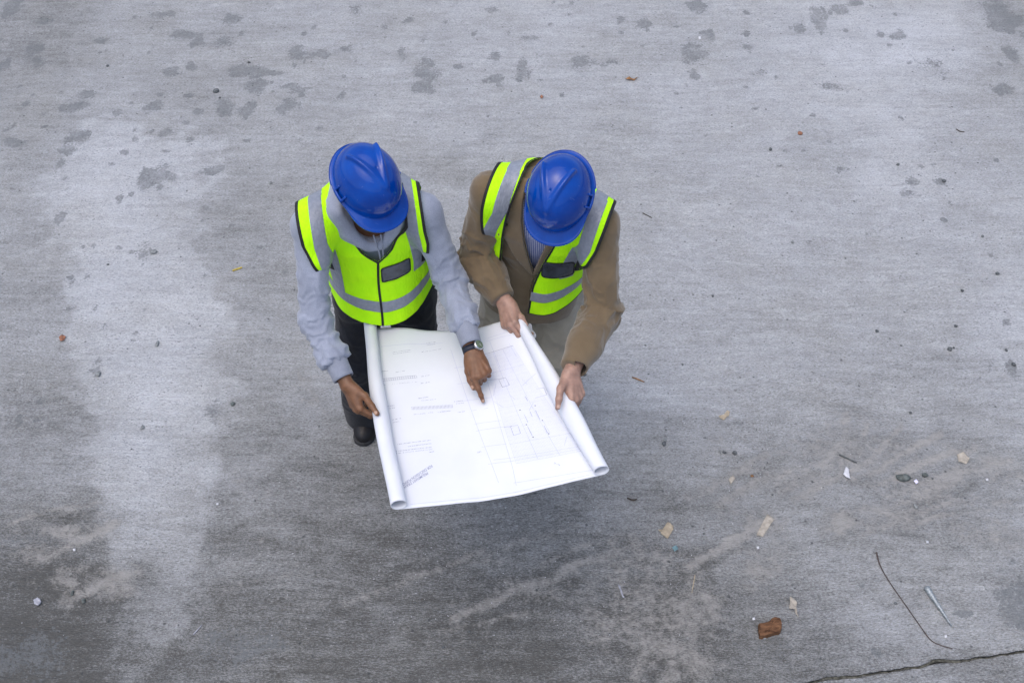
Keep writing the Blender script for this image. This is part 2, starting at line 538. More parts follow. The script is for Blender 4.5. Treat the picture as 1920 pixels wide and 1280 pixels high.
dry = dry - .06 * streaky * sstep(250, 900, PYg)

def spots(table, grow, jit, seed):
    m = np.zeros(len(X))
    wx, wy = fbm(P3 * 9, 3, seed), fbm(P3 * 9 + 17, 3, seed + 1)
    wx2, wy2 = vnoise(P3 * 40, seed + 2), vnoise(P3 * 40 + 9, seed + 3)
    for sx, sy, rx, ry, st in table:
        c = world_at(sx, sy, 0)
        sc = 1.0 / (FPX / math.hypot(math.hypot(c[0], c[1]), CAM_H))
        rx_, ry_ = rx * sc * grow, ry * sc * grow / (CAM_H / math.hypot(math.hypot(c[0], c[1]), CAM_H))
        lim = 2.6
        sel = np.where((np.abs(X - c[0]) < rx_ * lim + .03) & (np.abs(Y - c[1]) < ry_ * lim + .03))[0]
        if not len(sel):
            continue
        dx = (X[sel] - c[0]) / rx_ + jit * wx[sel] + .22 * wx2[sel]
        dy = (Y[sel] - c[1]) / ry_ + jit * wy[sel] + .22 * wy2[sel]
        m[sel] = np.maximum(m[sel], st * np.exp(-.75 * (dx * dx + dy * dy) ** 1.3))
    return m
_more = []
_r = np.random.default_rng(5)
for sx, sy, rx, ry, st in STAINS:
    for _ in range(int(_r.integers(1, 4))):
        a_, k_ = _r.uniform(0, 6.28), _r.uniform(.7, 1.7)
        f_ = _r.uniform(.25, .55)
        _more.append((sx + math.cos(a_) * rx * k_, sy + math.sin(a_) * ry * k_, rx * f_, ry * f_, st * _r.uniform(.5, 1)))
for _ in range(150):
    u = _r.random()
    px_, py_ = (_r.uniform(-40, 620), _r.uniform(-20, 640)) if u < .55 else (_r.uniform(640, 1300), _r.uniform(-20, 240)) if u < .75 else (_r.uniform(1300, 1940), _r.uniform(-20, 480))
    _more.append((px_, py_, _r.uniform(3, 7), _r.uniform(2, 4.5), _r.uniform(.45, .8)))
stain = spots(STAINS + _more, 1.0, .95, 20)
dust = spots(DUST, 1.25, .8, 40)
# mud raked out in streaks towards the lower right
dust = dust * (.55 + .45 * np.clip(.5 + 1.4 * fbm(np.stack([(X * .85 - Y * .5) * 5, (X * .5 + Y * .85) * 26, X * 0], 1), 3, 60), 0, 1.3))
# wheel tracks: bars of pressed mud across a narrow lane
def track(a, b, width, pitch, strength):
    a, b = world_at(*a, 0)[:2], world_at(*b, 0)[:2]
    d = b - a; L = np.linalg.norm(d); d /= L
    q = np.stack([X, Y], 1) - a
    s, t = q @ d, q @ A(-d[1], d[0])
    lane = sstep(width, width * .75, np.abs(t)) * sstep(-.02, .06, s) * sstep(L + .02, L - .06, s)
    return lane * strength * (.35 + .65 * (np.sin((s + .35 * np.abs(t)) / pitch * 2 * math.pi) > .1)) * sstep(-.35, .3, fbm(P3 * 7, 3, 77))
lanes = np.maximum.reduce([track((1205, 1265), (1150, 1010), .030, .034, .9), track((1258, 1275), (1200, 1060), .022, .030, .7), track((1100, 1215), (1165, 1120), .03, .03, .6)])
dust = np.maximum(dust, lanes * .8)
for pts, wpx, st in STROKES:
    q = np.array(pts, float)
    sx_, sy_ = PXg + 16 * rough1, PYg + 16 * rough2
    d = np.full(len(X), 1e9)
    for i in range(len(q) - 1):
        ab = q[i + 1] - q[i]
        t = np.clip(((sx_ - q[i, 0]) * ab[0] + (sy_ - q[i, 1]) * ab[1]) / (ab @ ab), 0, 1)
        d = np.minimum(d, np.hypot(sx_ - q[i, 0] - t * ab[0], sy_ - q[i, 1] - t * ab[1]))
    dust = np.maximum(dust, min(1, st * 1.15) * np.exp(-(d / wpx) ** 2) * (.6 + .8 * np.clip(.5 + rough2, 0, 1)))
    dry = dry - .10 * st * np.exp(-((d - 1.9 * wpx) / (.8 * wpx)) ** 2) * np.clip(.6 + rough1, 0, 1.2)
chunk = fbm(P3 * 26, 3, 81)
relief = .0022 * fbm(P3 * 3, 3, 70) + .0012 * fbm(P3 * A(9, 34, 1), 3, 71) - .0022 * np.clip(stain, 0, 1) * (.6 + .4 * chunk) + .0030 * np.clip(dust, 0, 1) * (.4 + .6 * np.abs(chunk)) + .002 * lanes
# a few trowel drags
for a, b, wdt, dep in [((330, 1062), (410, 1048), .006, .004), ((398, 1010), (445, 1052), .012, -.004), ((545, 318), (615, 316), .004, .003), ((1810, 85), (1845, 110), .006, .004), ((505, 765), (560, 800), .006, -.003),
                       ((250, 1250), (330, 1232), .02, .004), ((330, 1232), (405, 1190), .02, .005)]:
    a, b = world_at(*a, 0)[:2], world_at(*b, 0)[:2]
    q = np.stack([X, Y], 1) - a
    t = np.clip((q @ (b - a)) / ((b - a) @ (b - a)), 0, 1)
    dd = np.linalg.norm(q - t[:, None] * (b - a), axis=1) + .006 * vnoise(P3 * 30, 91)
    relief -= dep * np.exp(-(dd / wdt) ** 2)
Zg = relief.copy()

# the joint at the lower right: this slab ends there and the next one begins a little lower
J0, J1 = world_at(1250, 1318, 0)[:2], world_at(2100, 1193, 0)[:2]
jd = unit(J1 - J0); jn = A(jd[1], -jd[0])
jn = jn if jn[1] < 0 else -jn
def joint_g(V, shift):
    q = V[:, :2] - J0
    s = q @ jd
    e = .006 * fbm(np.stack([s * 9, s * 0 + shift * 5, s * 0], 1), 3, 50) + .0022 * vnoise(np.stack([s * 60, s * 0, s * 0], 1), 52)
    e = e + .018 * np.exp(-((s - 1.03) / .05) ** 2) + .012 * np.exp(-((s - .62) / .06) ** 2)
    return q @ jn + e * (1 if shift == 0 else .35)

def concrete_mat(name, masks=True):
    m = NT(name, .85, .3)
    o = m.obj()
    if masks:
        dry_light_, st_, du_ = m.attr('dry'), m.attr('stain'), m.attr('dust')
    else:
        dry_light_, st_, du_ = m.ramp(m.noise(.6, detail=4), .3, .7, .38, .56), 0.0, 0.0
    # slightly wandering broom direction
    wn_ = m.n('TexNoise'); m.l(o, wn_.inputs['Vector']); wn_.inputs['Scale'].default_value = 1.3; wn_.inputs['Detail'].default_value = 2
    warp = m.n('VectorMath', operation='SCALE'); m.l(wn_.outputs['Color'], warp.inputs[0]); warp.inputs['Scale'].default_value = .16
    wo_ = m.n('VectorMath', operation='ADD'); m.l(o, wo_.inputs[0]); m.l(warp.outputs[0], wo_.inputs[1])
    W = wo_.outputs[0]
    aniso = lambda sx, sy, rot, det, rg, dist=0: m.noise(1.0, m.map(W, scale=(sx, sy, 1), rot=(0, 0, R(rot))), det, rg, dist)
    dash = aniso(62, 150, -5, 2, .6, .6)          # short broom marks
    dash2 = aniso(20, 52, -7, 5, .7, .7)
    brush = aniso(4.0, 12, -4, 6, .68, .6)
    fine = aniso(85, 210, -4, 3, .65)
    mid = m.noise(30, detail=6, rough=.72)
    broom = aniso(2.2, 44, -3, 4, .6, .3)        # long passes of the broom
    ragn = m.noise(75, detail=4, rough=.65)
    lump = m.noise(11, detail=5, rough=.66, dist=.6)
    soft = m.noise(2.6, detail=6, rough=.62)
    grain = m.noise(330, detail=2, rough=.6)
    tone = dry_light_
    for n_, k in ((brush, .22), (broom, .28), (soft, .24), (dash2, .30), (lump, .24), (mid, .30), (fine, .95), (grain, .62)):
        tone = m.math('ADD', tone, m.math('MULTIPLY', m.math('SUBTRACT', n_, .5), k))
    tone = m.math('MAXIMUM', m.math('MINIMUM', tone, 1.0), 0.0)
    # damp concrete is a warm neutral grey, dry dusty concrete is paler and cooler
    c = m.mix(m.ramp(tone, 0.0, .55), (.068, .068, .065), (.258, .267, .275))
    c = m.mix(m.ramp(tone, .38, 1.0), c, (.455, .477, .512))
    c = m.mix(m.math('MULTIPLY', m.ramp(m.noise(1.9, detail=5, rough=.65), .42, .66), .35), c, (1.02, 1.0, .945), 'MULTIPLY')
    # fine shade inside the broom grooves, painted into the colour
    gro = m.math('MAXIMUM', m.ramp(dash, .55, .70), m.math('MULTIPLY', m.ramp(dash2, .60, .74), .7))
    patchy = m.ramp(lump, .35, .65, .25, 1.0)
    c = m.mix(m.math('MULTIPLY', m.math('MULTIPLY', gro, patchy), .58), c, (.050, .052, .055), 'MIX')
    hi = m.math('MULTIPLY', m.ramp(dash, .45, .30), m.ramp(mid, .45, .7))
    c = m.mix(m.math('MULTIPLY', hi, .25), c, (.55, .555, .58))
    # damp, scuffed spots: ragged rim, uneven inside
    ragged = m.math('ADD', st_, m.math('MULTIPLY', m.math('SUBTRACT', mid, .5), .75))
    ragged = m.math('ADD', ragged, m.math('MULTIPLY', m.math('SUBTRACT', ragn, .5), 1.3))
    ragged = m.math('ADD', ragged, m.math('MULTIPLY', m.math('SUBTRACT', lump, .5), .55))
    sm = m.ramp(ragged, .27, .50)
    sm = m.math('MULTIPLY', sm, m.ramp(m.math('ADD', m.math('MULTIPLY', lump, .6), m.math('MULTIPLY', ragn, .6)), .40, .78, .35, 1.0))
    c = m.mix(m.math('MULTIPLY', sm, .80), c, m.mix(grain, (.085, .095, .102), (.17, .18, .19)))
    # pale dried mud, broken up
    dsum = m.math('ADD', du_, m.math('MULTIPLY', m.math('SUBTRACT', mid, .5), 1.5))
    dsum = m.math('ADD', dsum, m.math('MULTIPLY', m.math('SUBTRACT', lump, .5), .9))
    dsum = m.math('ADD', dsum, m.math('MULTIPLY', m.math('SUBTRACT', fine, .5), 1.0))
    dm = m.math('MULTIPLY', m.ramp(dsum, .18, .90), m.ramp(du_, .05, .25))
    c = m.mix(m.math('MULTIPLY', dm, .74), c, m.mix(m.math('ADD', m.math('MULTIPLY', mid, .7), m.math('MULTIPLY', grain, .3)), (.19, .184, .173), (.375, .368, .355)))
    # pits and specks
    def dots(scale, r0, r1, chan, lo, hi_):
        v = m.n('TexVoronoi', feature='F1'); m.l(o, v.inputs['Vector']); v.inputs['Scale'].default_value = scale
        sp = m.n('SeparateColor'); m.l(v.outputs['Color'], sp.inputs[0])
        d = m.math('ADD', v.outputs['Distance'], m.math('MULTIPLY', m.math('SUBTRACT', fine, .5), .10))
        return m.math('MULTIPLY', m.ramp(d, r0, r1, 1, 0), m.ramp(sp.outputs[chan], lo, hi_))
    pit = dots(19, .06, .13, 0, .72, .76)
    pit2 = dots(47, .10, .22, 1, .70, .78)
    c = m.mix(m.math('MULTIPLY', pit, .75), c, (.05, .055, .058))
    c = m.mix(m.math('MULTIPLY', pit2, .55), c, (.07, .072, .075))
    c = m.mix(m.math('MULTIPLY', dots(37, .03, .06, 1, .92, .95), .8), c, (.60, .61, .63))
    m.col(c)
    m.put(m.b.inputs['Roughness'], m.ramp(tone, .1, .8, .62, .92))
    n1 = m.bump(dash2, .012, .7)
    n2 = m.bump(dash, .006, .8, n1)
    n3 = m.bump(mid, .006, .5, n2)
    n4 = m.bump(m.math('ADD', dm, m.math('MULTIPLY', sm, -.7)), .004, .5, n3)
    m.bump(m.math('SUBTRACT', m.math('MULTIPLY', grain, .35), m.math('MULTIPLY', pit, 1.0)), .002, .7, n4)
    return m.m
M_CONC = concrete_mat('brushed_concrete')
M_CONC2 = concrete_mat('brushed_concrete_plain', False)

_i, _j = np.meshgrid(np.arange(len(gx) - 1), np.arange(NYG - 1), indexing='ij')
_a = (_i * NYG + _j).ravel()
Fq = np.stack([_a, _a + NYG, _a + NYG + 1, _a + 1], 1)
V0 = np.stack([X, Y, Zg], 1)
edge = np.minimum.reduce([X - GX0, GX1 - X, Y - GY0, GY1 - Y])
V0[:, 2] *= sstep(0, .2, edge)
_fd = sstep(0, .4, edge + .12 * rough1)
dry = .47 + (dry - .47) * _fd
stain, dust = stain * _fd, dust * _fd
g0 = joint_g(V0, 0)
def grid_piece(name, keep_g, dz, dry_light_, mat, label):
    """the part of the gridded slab on one side of the joint, cut exactly along it"""
    rows = np.concatenate([V0, np.stack([dry_light_, stain, dust], 1)], 1)
    far = (keep_g[Fq] < -.02).all(1)
    cutq = ~far & (keep_g[Fq] < 0).any(1)
    Vc, Fc = clip(rows, Fq[cutq], keep_g)
    used, Fi = np.unique(Fq[far], return_inverse=True)
    Fi = tris(Fi.reshape(-1, 4))
    R_ = np.concatenate([rows[used], Vc]); F_ = np.concatenate([Fi, Fc + len(used)])
    R_[:, 2] += dz
    # skirt down into the joint
    E = np.sort(np.concatenate([Fc[:, [0, 1]], Fc[:, [1, 2]], Fc[:, [2, 0]]]), 1) + len(used)
    ue, cnt = np.unique(E, axis=0, return_counts=True)
    ue = ue[cnt == 1]
    gv_ = np.abs(joint_g(R_[:, :3], 0 if keep_g is g0 else 1) - (0 if keep_g is g0 else JGAP))
    ue = ue[(gv_[ue] < 3e-4).all(1)]
    low = R_[ue.ravel()].copy(); low[:, 2] -= .045
    k = len(R_) + np.arange(len(ue)) * 2
    sk = np.concatenate([np.stack([ue[:, 0], ue[:, 1], k + 1], 1), np.stack([ue[:, 0], k + 1, k], 1)])
    R_ = np.concatenate([R_, low]); F_ = np.concatenate([F_, sk])
    o = obj(name, R_[:, :3], F_, mat, attrs={'dry': R_[:, 3], 'stain': R_[:, 4], 'dust': R_[:, 5]})
    return tag(o, kind='structure', label=label)
JGAP = .0032
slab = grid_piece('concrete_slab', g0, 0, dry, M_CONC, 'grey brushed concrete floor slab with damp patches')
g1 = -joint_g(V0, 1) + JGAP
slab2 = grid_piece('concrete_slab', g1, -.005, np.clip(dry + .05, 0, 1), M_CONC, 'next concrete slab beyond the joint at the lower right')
# wide ground sheet the slabs lie on
def frame_sheet():
    o_, i_ = 120.0, None
    xs_ = [-o_, GX0 + .02, GX1 - .02, o_]; ys_ = [-o_, GY0 + .02, GY1 - .02, o_]
    V = [(x, y, -.004) for x in xs_ for y in ys_]
    F = [(i * 4 + j, (i + 1) * 4 + j, (i + 1) * 4 + j + 1, i * 4 + j + 1) for i in range(3) for j in range(3) if not (i == 1 and j == 1)]
    k = len(V)
    V += [(xs_[1], ys_[1], -.05), (xs_[2], ys_[1], -.05), (xs_[2], ys_[2], -.05), (xs_[1], ys_[2], -.05)]
    F.append((k, k + 1, k + 2, k + 3))
    return np.array(V), F
gv, gf = frame_sheet()
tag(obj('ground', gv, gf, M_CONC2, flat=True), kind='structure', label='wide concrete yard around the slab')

# moss and dirt caught in the joint
moss = NT('joint_moss', .95, .1)
moss.col(moss.mix(moss.ramp(moss.noise(60, detail=4), .35, .65), (.045, .045, .038), (.115, .113, .095)))
moss.bump(moss.noise(160, detail=3), .006)
def moss_strip():
    s = np.arange(.18, 2.0, .012)
    V, F = [], []
    nrow = 5
    for k, sv in enumerate(s):
        c = J0 + jd * sv - jn * (joint_g(np.array([[*(J0 + jd * sv), 0]]), 0)[0])
        amt = .10 + 1.5 * math.exp(-((sv - 1.05) / .10) ** 2) + 1.4 * math.exp(-((sv - .66) / .08) ** 2) + 1.0 * sstep(1.2, 1.5, sv) * (.3 + RNG.random()) + .5 * RNG.random()
        for r in range(nrow):
            t = (r / (nrow - 1) - .5) * 2
            wd = .0012 + .0030 * amt
            p = c + jn * (t * wd + .004) + jd * RNG.normal(0, .002)
            V.append((p[0], p[1], -.0055 + (.0025 + .0016 * amt) * (1 - t * t) * RNG.uniform(.5, 1.2)))
    for k in range(len(s) - 1):
        for r in range(nrow - 1):
            F.append((k * nrow + r, (k + 1) * nrow + r, (k + 1) * nrow + r + 1, k * nrow + r + 1))
    return np.array(V), F
mv, mf = moss_strip()
tag(obj('moss', mv, mf, moss.m), 'dark moss and dirt caught in the joint between slabs', 'moss', kind='stuff')

# ------------------------------------------------------------------ the drawing sheet
P_FL, P_NL = world_at(694, 606, .918), world_at(748, 946, .965)
P_FR, P_NR = world_at(972, 600, 1.065), world_at(1128, 882, 1.000)
UP = A(0, 0, 1)

def roll_r(side, v):
    if side < 0:
        return .0255 + .004 * np.exp(-((v - .5) / .2) ** 2) - .001 * v
    return .0195 + .0125 * np.exp(-((v - .55) / .33) ** 2) + .002 * v

def roll_axis(side, v):
    v = np.asarray(v, float)[:, None]
    a, b = (P_FL, P_NL) if side < 0 else (P_FR, P_NR)
    p = a + (b - a) * v
    bow = .013 if side < 0 else 0.0
    p = p + A(-bow, 0, 0) * np.sin(math.pi * v)
    return p

def paper_flat(u, v):
    u, v = np.asarray(u, float), np.asarray(v, float)
    aL, aR = roll_axis(-1, v), roll_axis(1, v)
    e = aR - aL
    e /= np.linalg.norm(e, axis=1)[:, None]
    L = aL - UP * roll_r(-1, v)[:, None]
    Rr = aR - UP * roll_r(1, v)[:, None]
    p = L + (Rr - L) * u[:, None]
    sag = -.022 * np.sin(math.pi * u) * (.6 + .4 * v)
    wave = (1 - v) ** 3 * (.012 * np.sin(u * 9.0 + .4) * np.sin(math.pi * np.clip(u, 0, 1)) + .02 * np.exp(-((u - .93) / .10) ** 2) - .012 * np.exp(-((u - .70) / .10) ** 2))
    wave2 = v ** 3 * (.003 * np.sin(u * 7 + 2.2)) * np.sin(math.pi * np.clip(u, 0, 1))
    rip = .0012 * np.sin(u * 31 + v * 5) * np.sin(math.pi * u) + .0012 * np.sin(v * 21 + u * 6)
    p[:, 2] += sag + wave + wave2 + rip * np.sin(math.pi * np.clip(u, 0, 1))
    # near edge is not quite straight
    p[:, 1] += -.004 * np.sin(math.pi * u) * v ** 4 + .003 * np.sin(u * 8) * v ** 6 * np.sin(math.pi * u)
    return p

def paper_roll(side, phi, v):
    ax = roll_axis(side, v)
    aL, aR = roll_axis(-1, v), roll_axis(1, v)
    e = aR - aL
    e /= np.linalg.norm(e, axis=1)[:, None]
    n = np.cross(e, P_NL - P_FL); n /= np.linalg.norm(n, axis=1)[:, None]
    n = np.where(n[:, 2:3] < 0, -n, n)
    n = unit_rows(n * .5 + UP * .5)
    r = roll_r(side, v) * (1 - .045 * phi / (2 * math.pi)) * (1 + .05 * np.sin(2 * phi + v * 5))
    r = r + .0012 * np.sin(v * 17 + phi * 1.3) * np.sin(phi * .5) ** 2
    return ax + r[:, None] * (-np.cos(phi)[:, None] * n + side * np.sin(phi)[:, None] * e)

def unit_rows(n):
    return n / np.linalg.norm(n, axis=1)[:, None]

NVP, NUP, NRP = 60, 80, 56
_vv = np.linspace(0, 1, NVP)
_cols = []
for _ph in np.linspace(2 * math.pi * 1.75, 0, NRP, endpoint=False):
    _cols.append(paper_roll(-1, np.full(NVP, _ph), _vv))
for _u in np.linspace(0, 1, NUP):
    _cols.append(paper_flat(np.full(NVP, _u), _vv))
for _ph in np.linspace(0, 2 * math.pi * 1.75, NRP + 1)[1:]:
    _cols.append(paper_roll(1, np.full(NVP, _ph), _vv))
_V = np.concatenate(_cols)
_nc = len(_cols)
_i, _j = np.meshgrid(np.arange(_nc - 1), np.arange(NVP - 1), indexing='ij')
_a = (_i * NVP + _j).ravel()
_F = np.stack([_a, _a + 1, _a + NVP + 1, _a + NVP], 1)

def paper_mat():
    m = NT('drawing_paper', .55, .25)
    f = m.ramp(m.noise(9, detail=3), .3, .7)
    m.col(m.mix(f, (.675, .70, .765), (.70, .725, .78)))
    m.bump(m.noise(26, detail=3, dist=.6), .0015, .35)
    tr = m.n('BsdfTranslucent')
    tr.inputs['Color'].default_value = (.85, .87, .92, 1)
    mx = m.n('MixShader')
    mx.inputs[0].default_value = .08
    out = m.t.nodes['Material Output']
    m.l(m.b.outputs[0], mx.inputs[1]); m.l(tr.outputs[0], mx.inputs[2])
    m.l(mx.outputs[0], out.inputs['Surface'])
    return m.m
M_PAPER = paper_mat()
sheet = thing('drawing_sheet', 'large white construction drawing rolled at both ends, held open between the two people', 'drawing', (0, 0, 0))
sheet.location = tuple(paper_flat(A(.5), A(.5))[0])
sheet_paper = obj('paper', _V, _F, M_PAPER, sheet, solid=.0006, offset=0)

# --- what is printed on it: traced in the photograph, carried to (u, v) on the sheet
def _proj(p):
    q = p - A(0, 0, CAM_H)
    fwd = A(0, math.sin(TILT), -math.cos(TILT)); upv = A(0, math.cos(TILT), math.sin(TILT))
    d = q @ fwd
    return np.stack([960 + FPX * q[:, 0] / d, 640 - FPX * (q @ upv) / d], 1)

def paper_uv(px):
    px = np.atleast_2d(np.asarray(px, float))
    u, v = np.full(len(px), .5), np.full(len(px), .5)
    for _ in range(14):
        p0 = _proj(paper_flat(u, v)); h = 1e-3
        du = (_proj(paper_flat(u + h, v)) - p0) / h
        dv = (_proj(paper_flat(u, v + h)) - p0) / h
        r = px - p0
        det = du[:, 0] * dv[:, 1] - du[:, 1] * dv[:, 0]
        u = np.clip(u + (r[:, 0] * dv[:, 1] - r[:, 1] * dv[:, 0]) / det, -.2, 1.2)
        v = np.clip(v + (du[:, 0] * r[:, 1] - du[:, 1] * r[:, 0]) / det, -.2, 1.2)
    return np.stack([u, v], 1)

PU, PV = .62, .78     # rough size of the flat part in metres, for line widths
class Print:
    def __init__(self):
        self.V, self.F = [], []
        self.nv = 0
    def quads(self, uv, faces):
        self.V.append(np.asarray(uv)); self.F += [tuple(i + self.nv for i in f) for f in faces]
        self.nv += len(uv)
    def line_uv(self, a, b, wmm=.7, seg=None):
        a, b = np.asarray(a, float), np.asarray(b, float)
        d = (b - a) * A(PU, PV)
        L = np.linalg.norm(d)
        if L < 1e-6:
            return
        nrm = A(-d[1], d[0]) / L * (wmm / 2000) / A(PU, PV)
        k = seg or max(1, int(L / .03))
        t = np.linspace(0, 1, k + 1)[:, None]
        c = a + (b - a) * t
        uv = np.concatenate([c - nrm, c + nrm])
        uv[:, 0] = np.clip(uv[:, 0], .004, .996); uv[:, 1] = np.clip(uv[:, 1], .004, .996)
        self.quads(uv, [(i, i + 1, i + k + 2, i + k + 1) for i in range(k)])
    def line(self, a, b, wmm=.7):
        uv = paper_uv([a, b])
        self.line_uv(uv[0], uv[1], wmm)
    def poly(self, pts, wmm=.7, close=False):
        uv = paper_uv(pts)
        for i in range(len(uv) - (0 if close else 1)):
            self.line_uv(uv[i], uv[(i + 1) % len(uv)], wmm)
    def scribble(self, a, b, n, wmm=.5, h=.004):
        """a line of tiny lettering too small to read: short uneven strokes"""
        uv = paper_uv([a, b])
        d = uv[1] - uv[0]
        for i in range(n):
            if RNG.random() < .16:
                continue
            t = (i + RNG.random() * .4) / n
            c = uv[0] + d * t
            self.line_uv(c - A(0, h * .5), c + A(RNG.normal(0, .002), h * .5), wmm, 1)
            if RNG.random() < .6:
                self.line_uv(c, c + d * (.7 / n), wmm, 1)
    def build(self, name, mat, parent):
        uv = np.concatenate(self.V)
        P = paper_flat(uv[:, 0], uv[:, 1])
        P[:, 2] += .0009
        # faces up
        F = []
        for f in self.F:
            q = P[list(f)]
            F.append(f if np.cross(q[1] - q[0], q[2] - q[0])[2] > 0 else tuple(reversed(f)))
        return tag(obj(name, P, F, mat, parent, flat=True), kind='stuff')

def ink(name, c, rough=.8):
    m = NT(name, rough, .1)
    m.col(m.mix(m.ramp(m.noise(60), .3, .7), c, tuple(min(1, x * 1.25) for x in c)))
    return m.m
INK_L, INK_M, INK_D = ink('ink_pale', (.36, .39, .57)), ink('ink_mid', (.10, .11, .22)), ink('ink_dark', (.02, .02, .05))

INK_S = ink('ink_stamp', (.22, .24, .36))
# fine hatched floor plan on the right
pr = Print()
hq = paper_uv([(906, 668), (962, 649), (1092, 845), (968, 869)])     # far-left, far-right, near-right, near-left
def bil(a, b):
    return (hq[0] * (1 - a) * (1 - b) + hq[1] * a * (1 - b) + hq[2] * a * b + hq[3] * (1 - a) * b)
for k in np.linspace(0, 1, 46):
    pr.line_uv(bil(k, 0), bil(k, 1), .46)
for k in np.linspace(0, 1, 30):
    pr.line_uv(bil(0, k), bil(1, k), .32)
pr.build('printed_hatching', ink('ink_hatching', (.45, .48, .63)), sheet_paper)
pr = Print()
for k in (0, .17, .5, .83, 1):
    pr.line_uv(bil(0, k), bil(1, k), .55)
for k in (0, .33, .66, 1):
    pr.line_uv(bil(k, 0), bil(k, 1), .6)
for a, b in [((845, 655), (935, 905)), ((852, 690), (905, 682)), ((858, 720), (912, 712)), ((900, 665), (962, 880)), ((866, 752), (922, 745)),
             ((884, 770), (915, 765)), ((890, 795), (940, 788)), ((893, 808), (943, 800)), ((903, 838), (950, 832)), ((925, 862), (1090, 836)),
             ((963, 905), (1118, 880)), ((968, 910), (962, 880)), ((770, 945), (1105, 890)), ((714, 650), (830, 643)), ((912, 640), (958, 628)),
             ((915, 634), (960, 621)), ((880, 650), (900, 700)), ((918, 640), (938, 690)), ((955, 645), (968, 668)),
             ((1005, 700), (980, 722)), ((930, 720), (925, 742)), ((925, 752), (944, 764)), ((1018, 788), (1030, 810)), ((1000, 755), (992, 770)),
             ((1058, 835), (1063, 818)), ((915, 870), (1095, 840)), ((1026, 730), (1060, 790)), ((955, 740), (965, 748))]:
    pr.line(a, b, .8)
pr.build('printed_plan_lines', INK_L, sheet_paper)
pr = Print()
pr.poly([(935, 711), (948, 708), (955, 722), (942, 726)], 1.0, True)
pr.poly([(957, 799), (971, 797), (976, 812), (963, 816)], .8, True)
pr.poly([(944, 801), (960, 799)], .9)
pr.poly([(1006, 729), (1020, 727), (1025, 740), (1004, 746)], .7)
for a, b in [((983, 777), (990, 792)), ((1004, 769), (1012, 786)), ((989, 799), (998, 817)), ((1020, 798), (1027, 812)), ((994, 772), (998, 781)), ((905, 665), (962, 648)), ((906, 713), (934, 711))]:
    pr.line(a, b, .9)
# ladder-like section, upper left
pr.poly([(712, 711), (780, 704)], .8); pr.poly([(713, 715), (781, 708)], .6)
for k in range(18):
    x = 713 + k * 4
    pr.line((x, 711 - .1 * (x - 712)), (x + .8, 715.5 - .1 * (x - 712)), .7)
# comb of piles in the middle
for k in range(31):
    x = 772 + k * 2.53
    pr.line((x, 762.5 - .05 * (x - 772)), (x + 1, 768.5 - .05 * (x - 772)), .75)
pr.build('printed_sections', INK_M, sheet_paper)
pr = Print()
for a, b, n, s in [((735, 661), (770, 656), 26, .004), ((737, 664), (772, 659), 24, .003), ((790, 660), (828, 654), 26, .004), ((800, 643), (818, 641), 12, .004), ((800, 647), (816, 645), 12, .004),
                   ((712, 697), (728, 695), 14, .004), ((742, 698), (760, 695), 13, .004), ((790, 706), (806, 703), 8, .005), ((788, 719), (806, 716), 14, .005), ((715, 722), (782, 716), 14, .004),
                   ((784, 747), (803, 744), 16, .004), ((790, 751), (818, 748), 18, .003), ((724, 762), (740, 760), 12, .005), ((728, 766), (742, 764), 12, .004), ((852, 753), (868, 751), 12, .005),
                   ((854, 757), (870, 755), 12, .004), ((735, 787), (752, 784), 14, .005), ((737, 792), (748, 790), 8, .004), ((820, 773), (846, 770), 18, .005), ((776, 777), (812, 773), 12, .005), ((858, 773), (872, 771), 10, .004),
                   ((745, 833), (808, 825), 44, .004), ((765, 837), (810, 831), 30, .004), ((742, 846), (810, 838), 46, .004), ((742, 850), (812, 842), 44, .003), ((804, 848), (814, 846), 8, .004),
                   ((893, 849), (903, 846), 5, .008), ((1040, 868), (1050, 872), 5, .01), ((985, 744), (990, 752), 5, .01), ((980, 712), (990, 722), 4, .006)]:
    pr.scribble(a, b, n, .55, s)
pr.build('printed_notes', INK_M, sheet_paper)
for x, y in [(975, 768.5), (1003.5, 760.5), (987, 796), (1017, 788), (999.5, 819.5), (1029, 813)]:
    u0 = paper_uv([(x, y)])[0]
    pr = Print()
    pr.line_uv(u0 - A(.003, 0), u0 + A(.003, 0), 3.6, 1)
    del pr.build('printed_column', INK_D, sheet_paper)['kind']

def paper_text(body, start, end, height_px, mat):
    """lettering laid on the sheet; it runs from start to end (photo pixels), reading from the people's side"""
    cu = bpy.data.curves.new('lettering', 'FONT')
    cu.body = body
    cu.size = 1.0
    cu.offset = .004
    o = bpy.data.objects.new('lettering', cu)
    COL.objects.link(o)
    dg = bpy.context.evaluated_depsgraph_get()
    me = bpy.data.meshes.new_from_object(o.evaluated_get(dg))
    bpy.data.objects.remove(o)
    co = np.array([v.co[:] for v in me.vertices])
    F = [tuple(p.vertices) for p in me.polygons]
    L = co[:, 0].max()
    s, e = np.asarray(start, float), np.asarray(end, float)
    d = (e - s) / L
    up = A(d[1], -d[0]); up = up / np.linalg.norm(up) * height_px
    px = s + co[:, :1] * d + co[:, 1:2] * up
    return paper_uv(px), F
for body, s, e in [('PRELIMINARY DRAW', (801, 884), (756, 912)), ('FOR DISCUSSION PURPO', (809, 870.5), (754, 906.5))]:
    uv, F = paper_text(body, s, e, 7.4, INK_M)
    P = paper_flat(uv[:, 0], uv[:, 1]); P[:, 2] += .0010
    F = [f if np.cross(P[f[1]] - P[f[0]], P[f[2]] - P[f[0]])[2] > 0 else f[::-1] for f in F]
    tag(obj('printed_stamp', P, F, INK_S, sheet_paper, flat=True), kind='stuff')
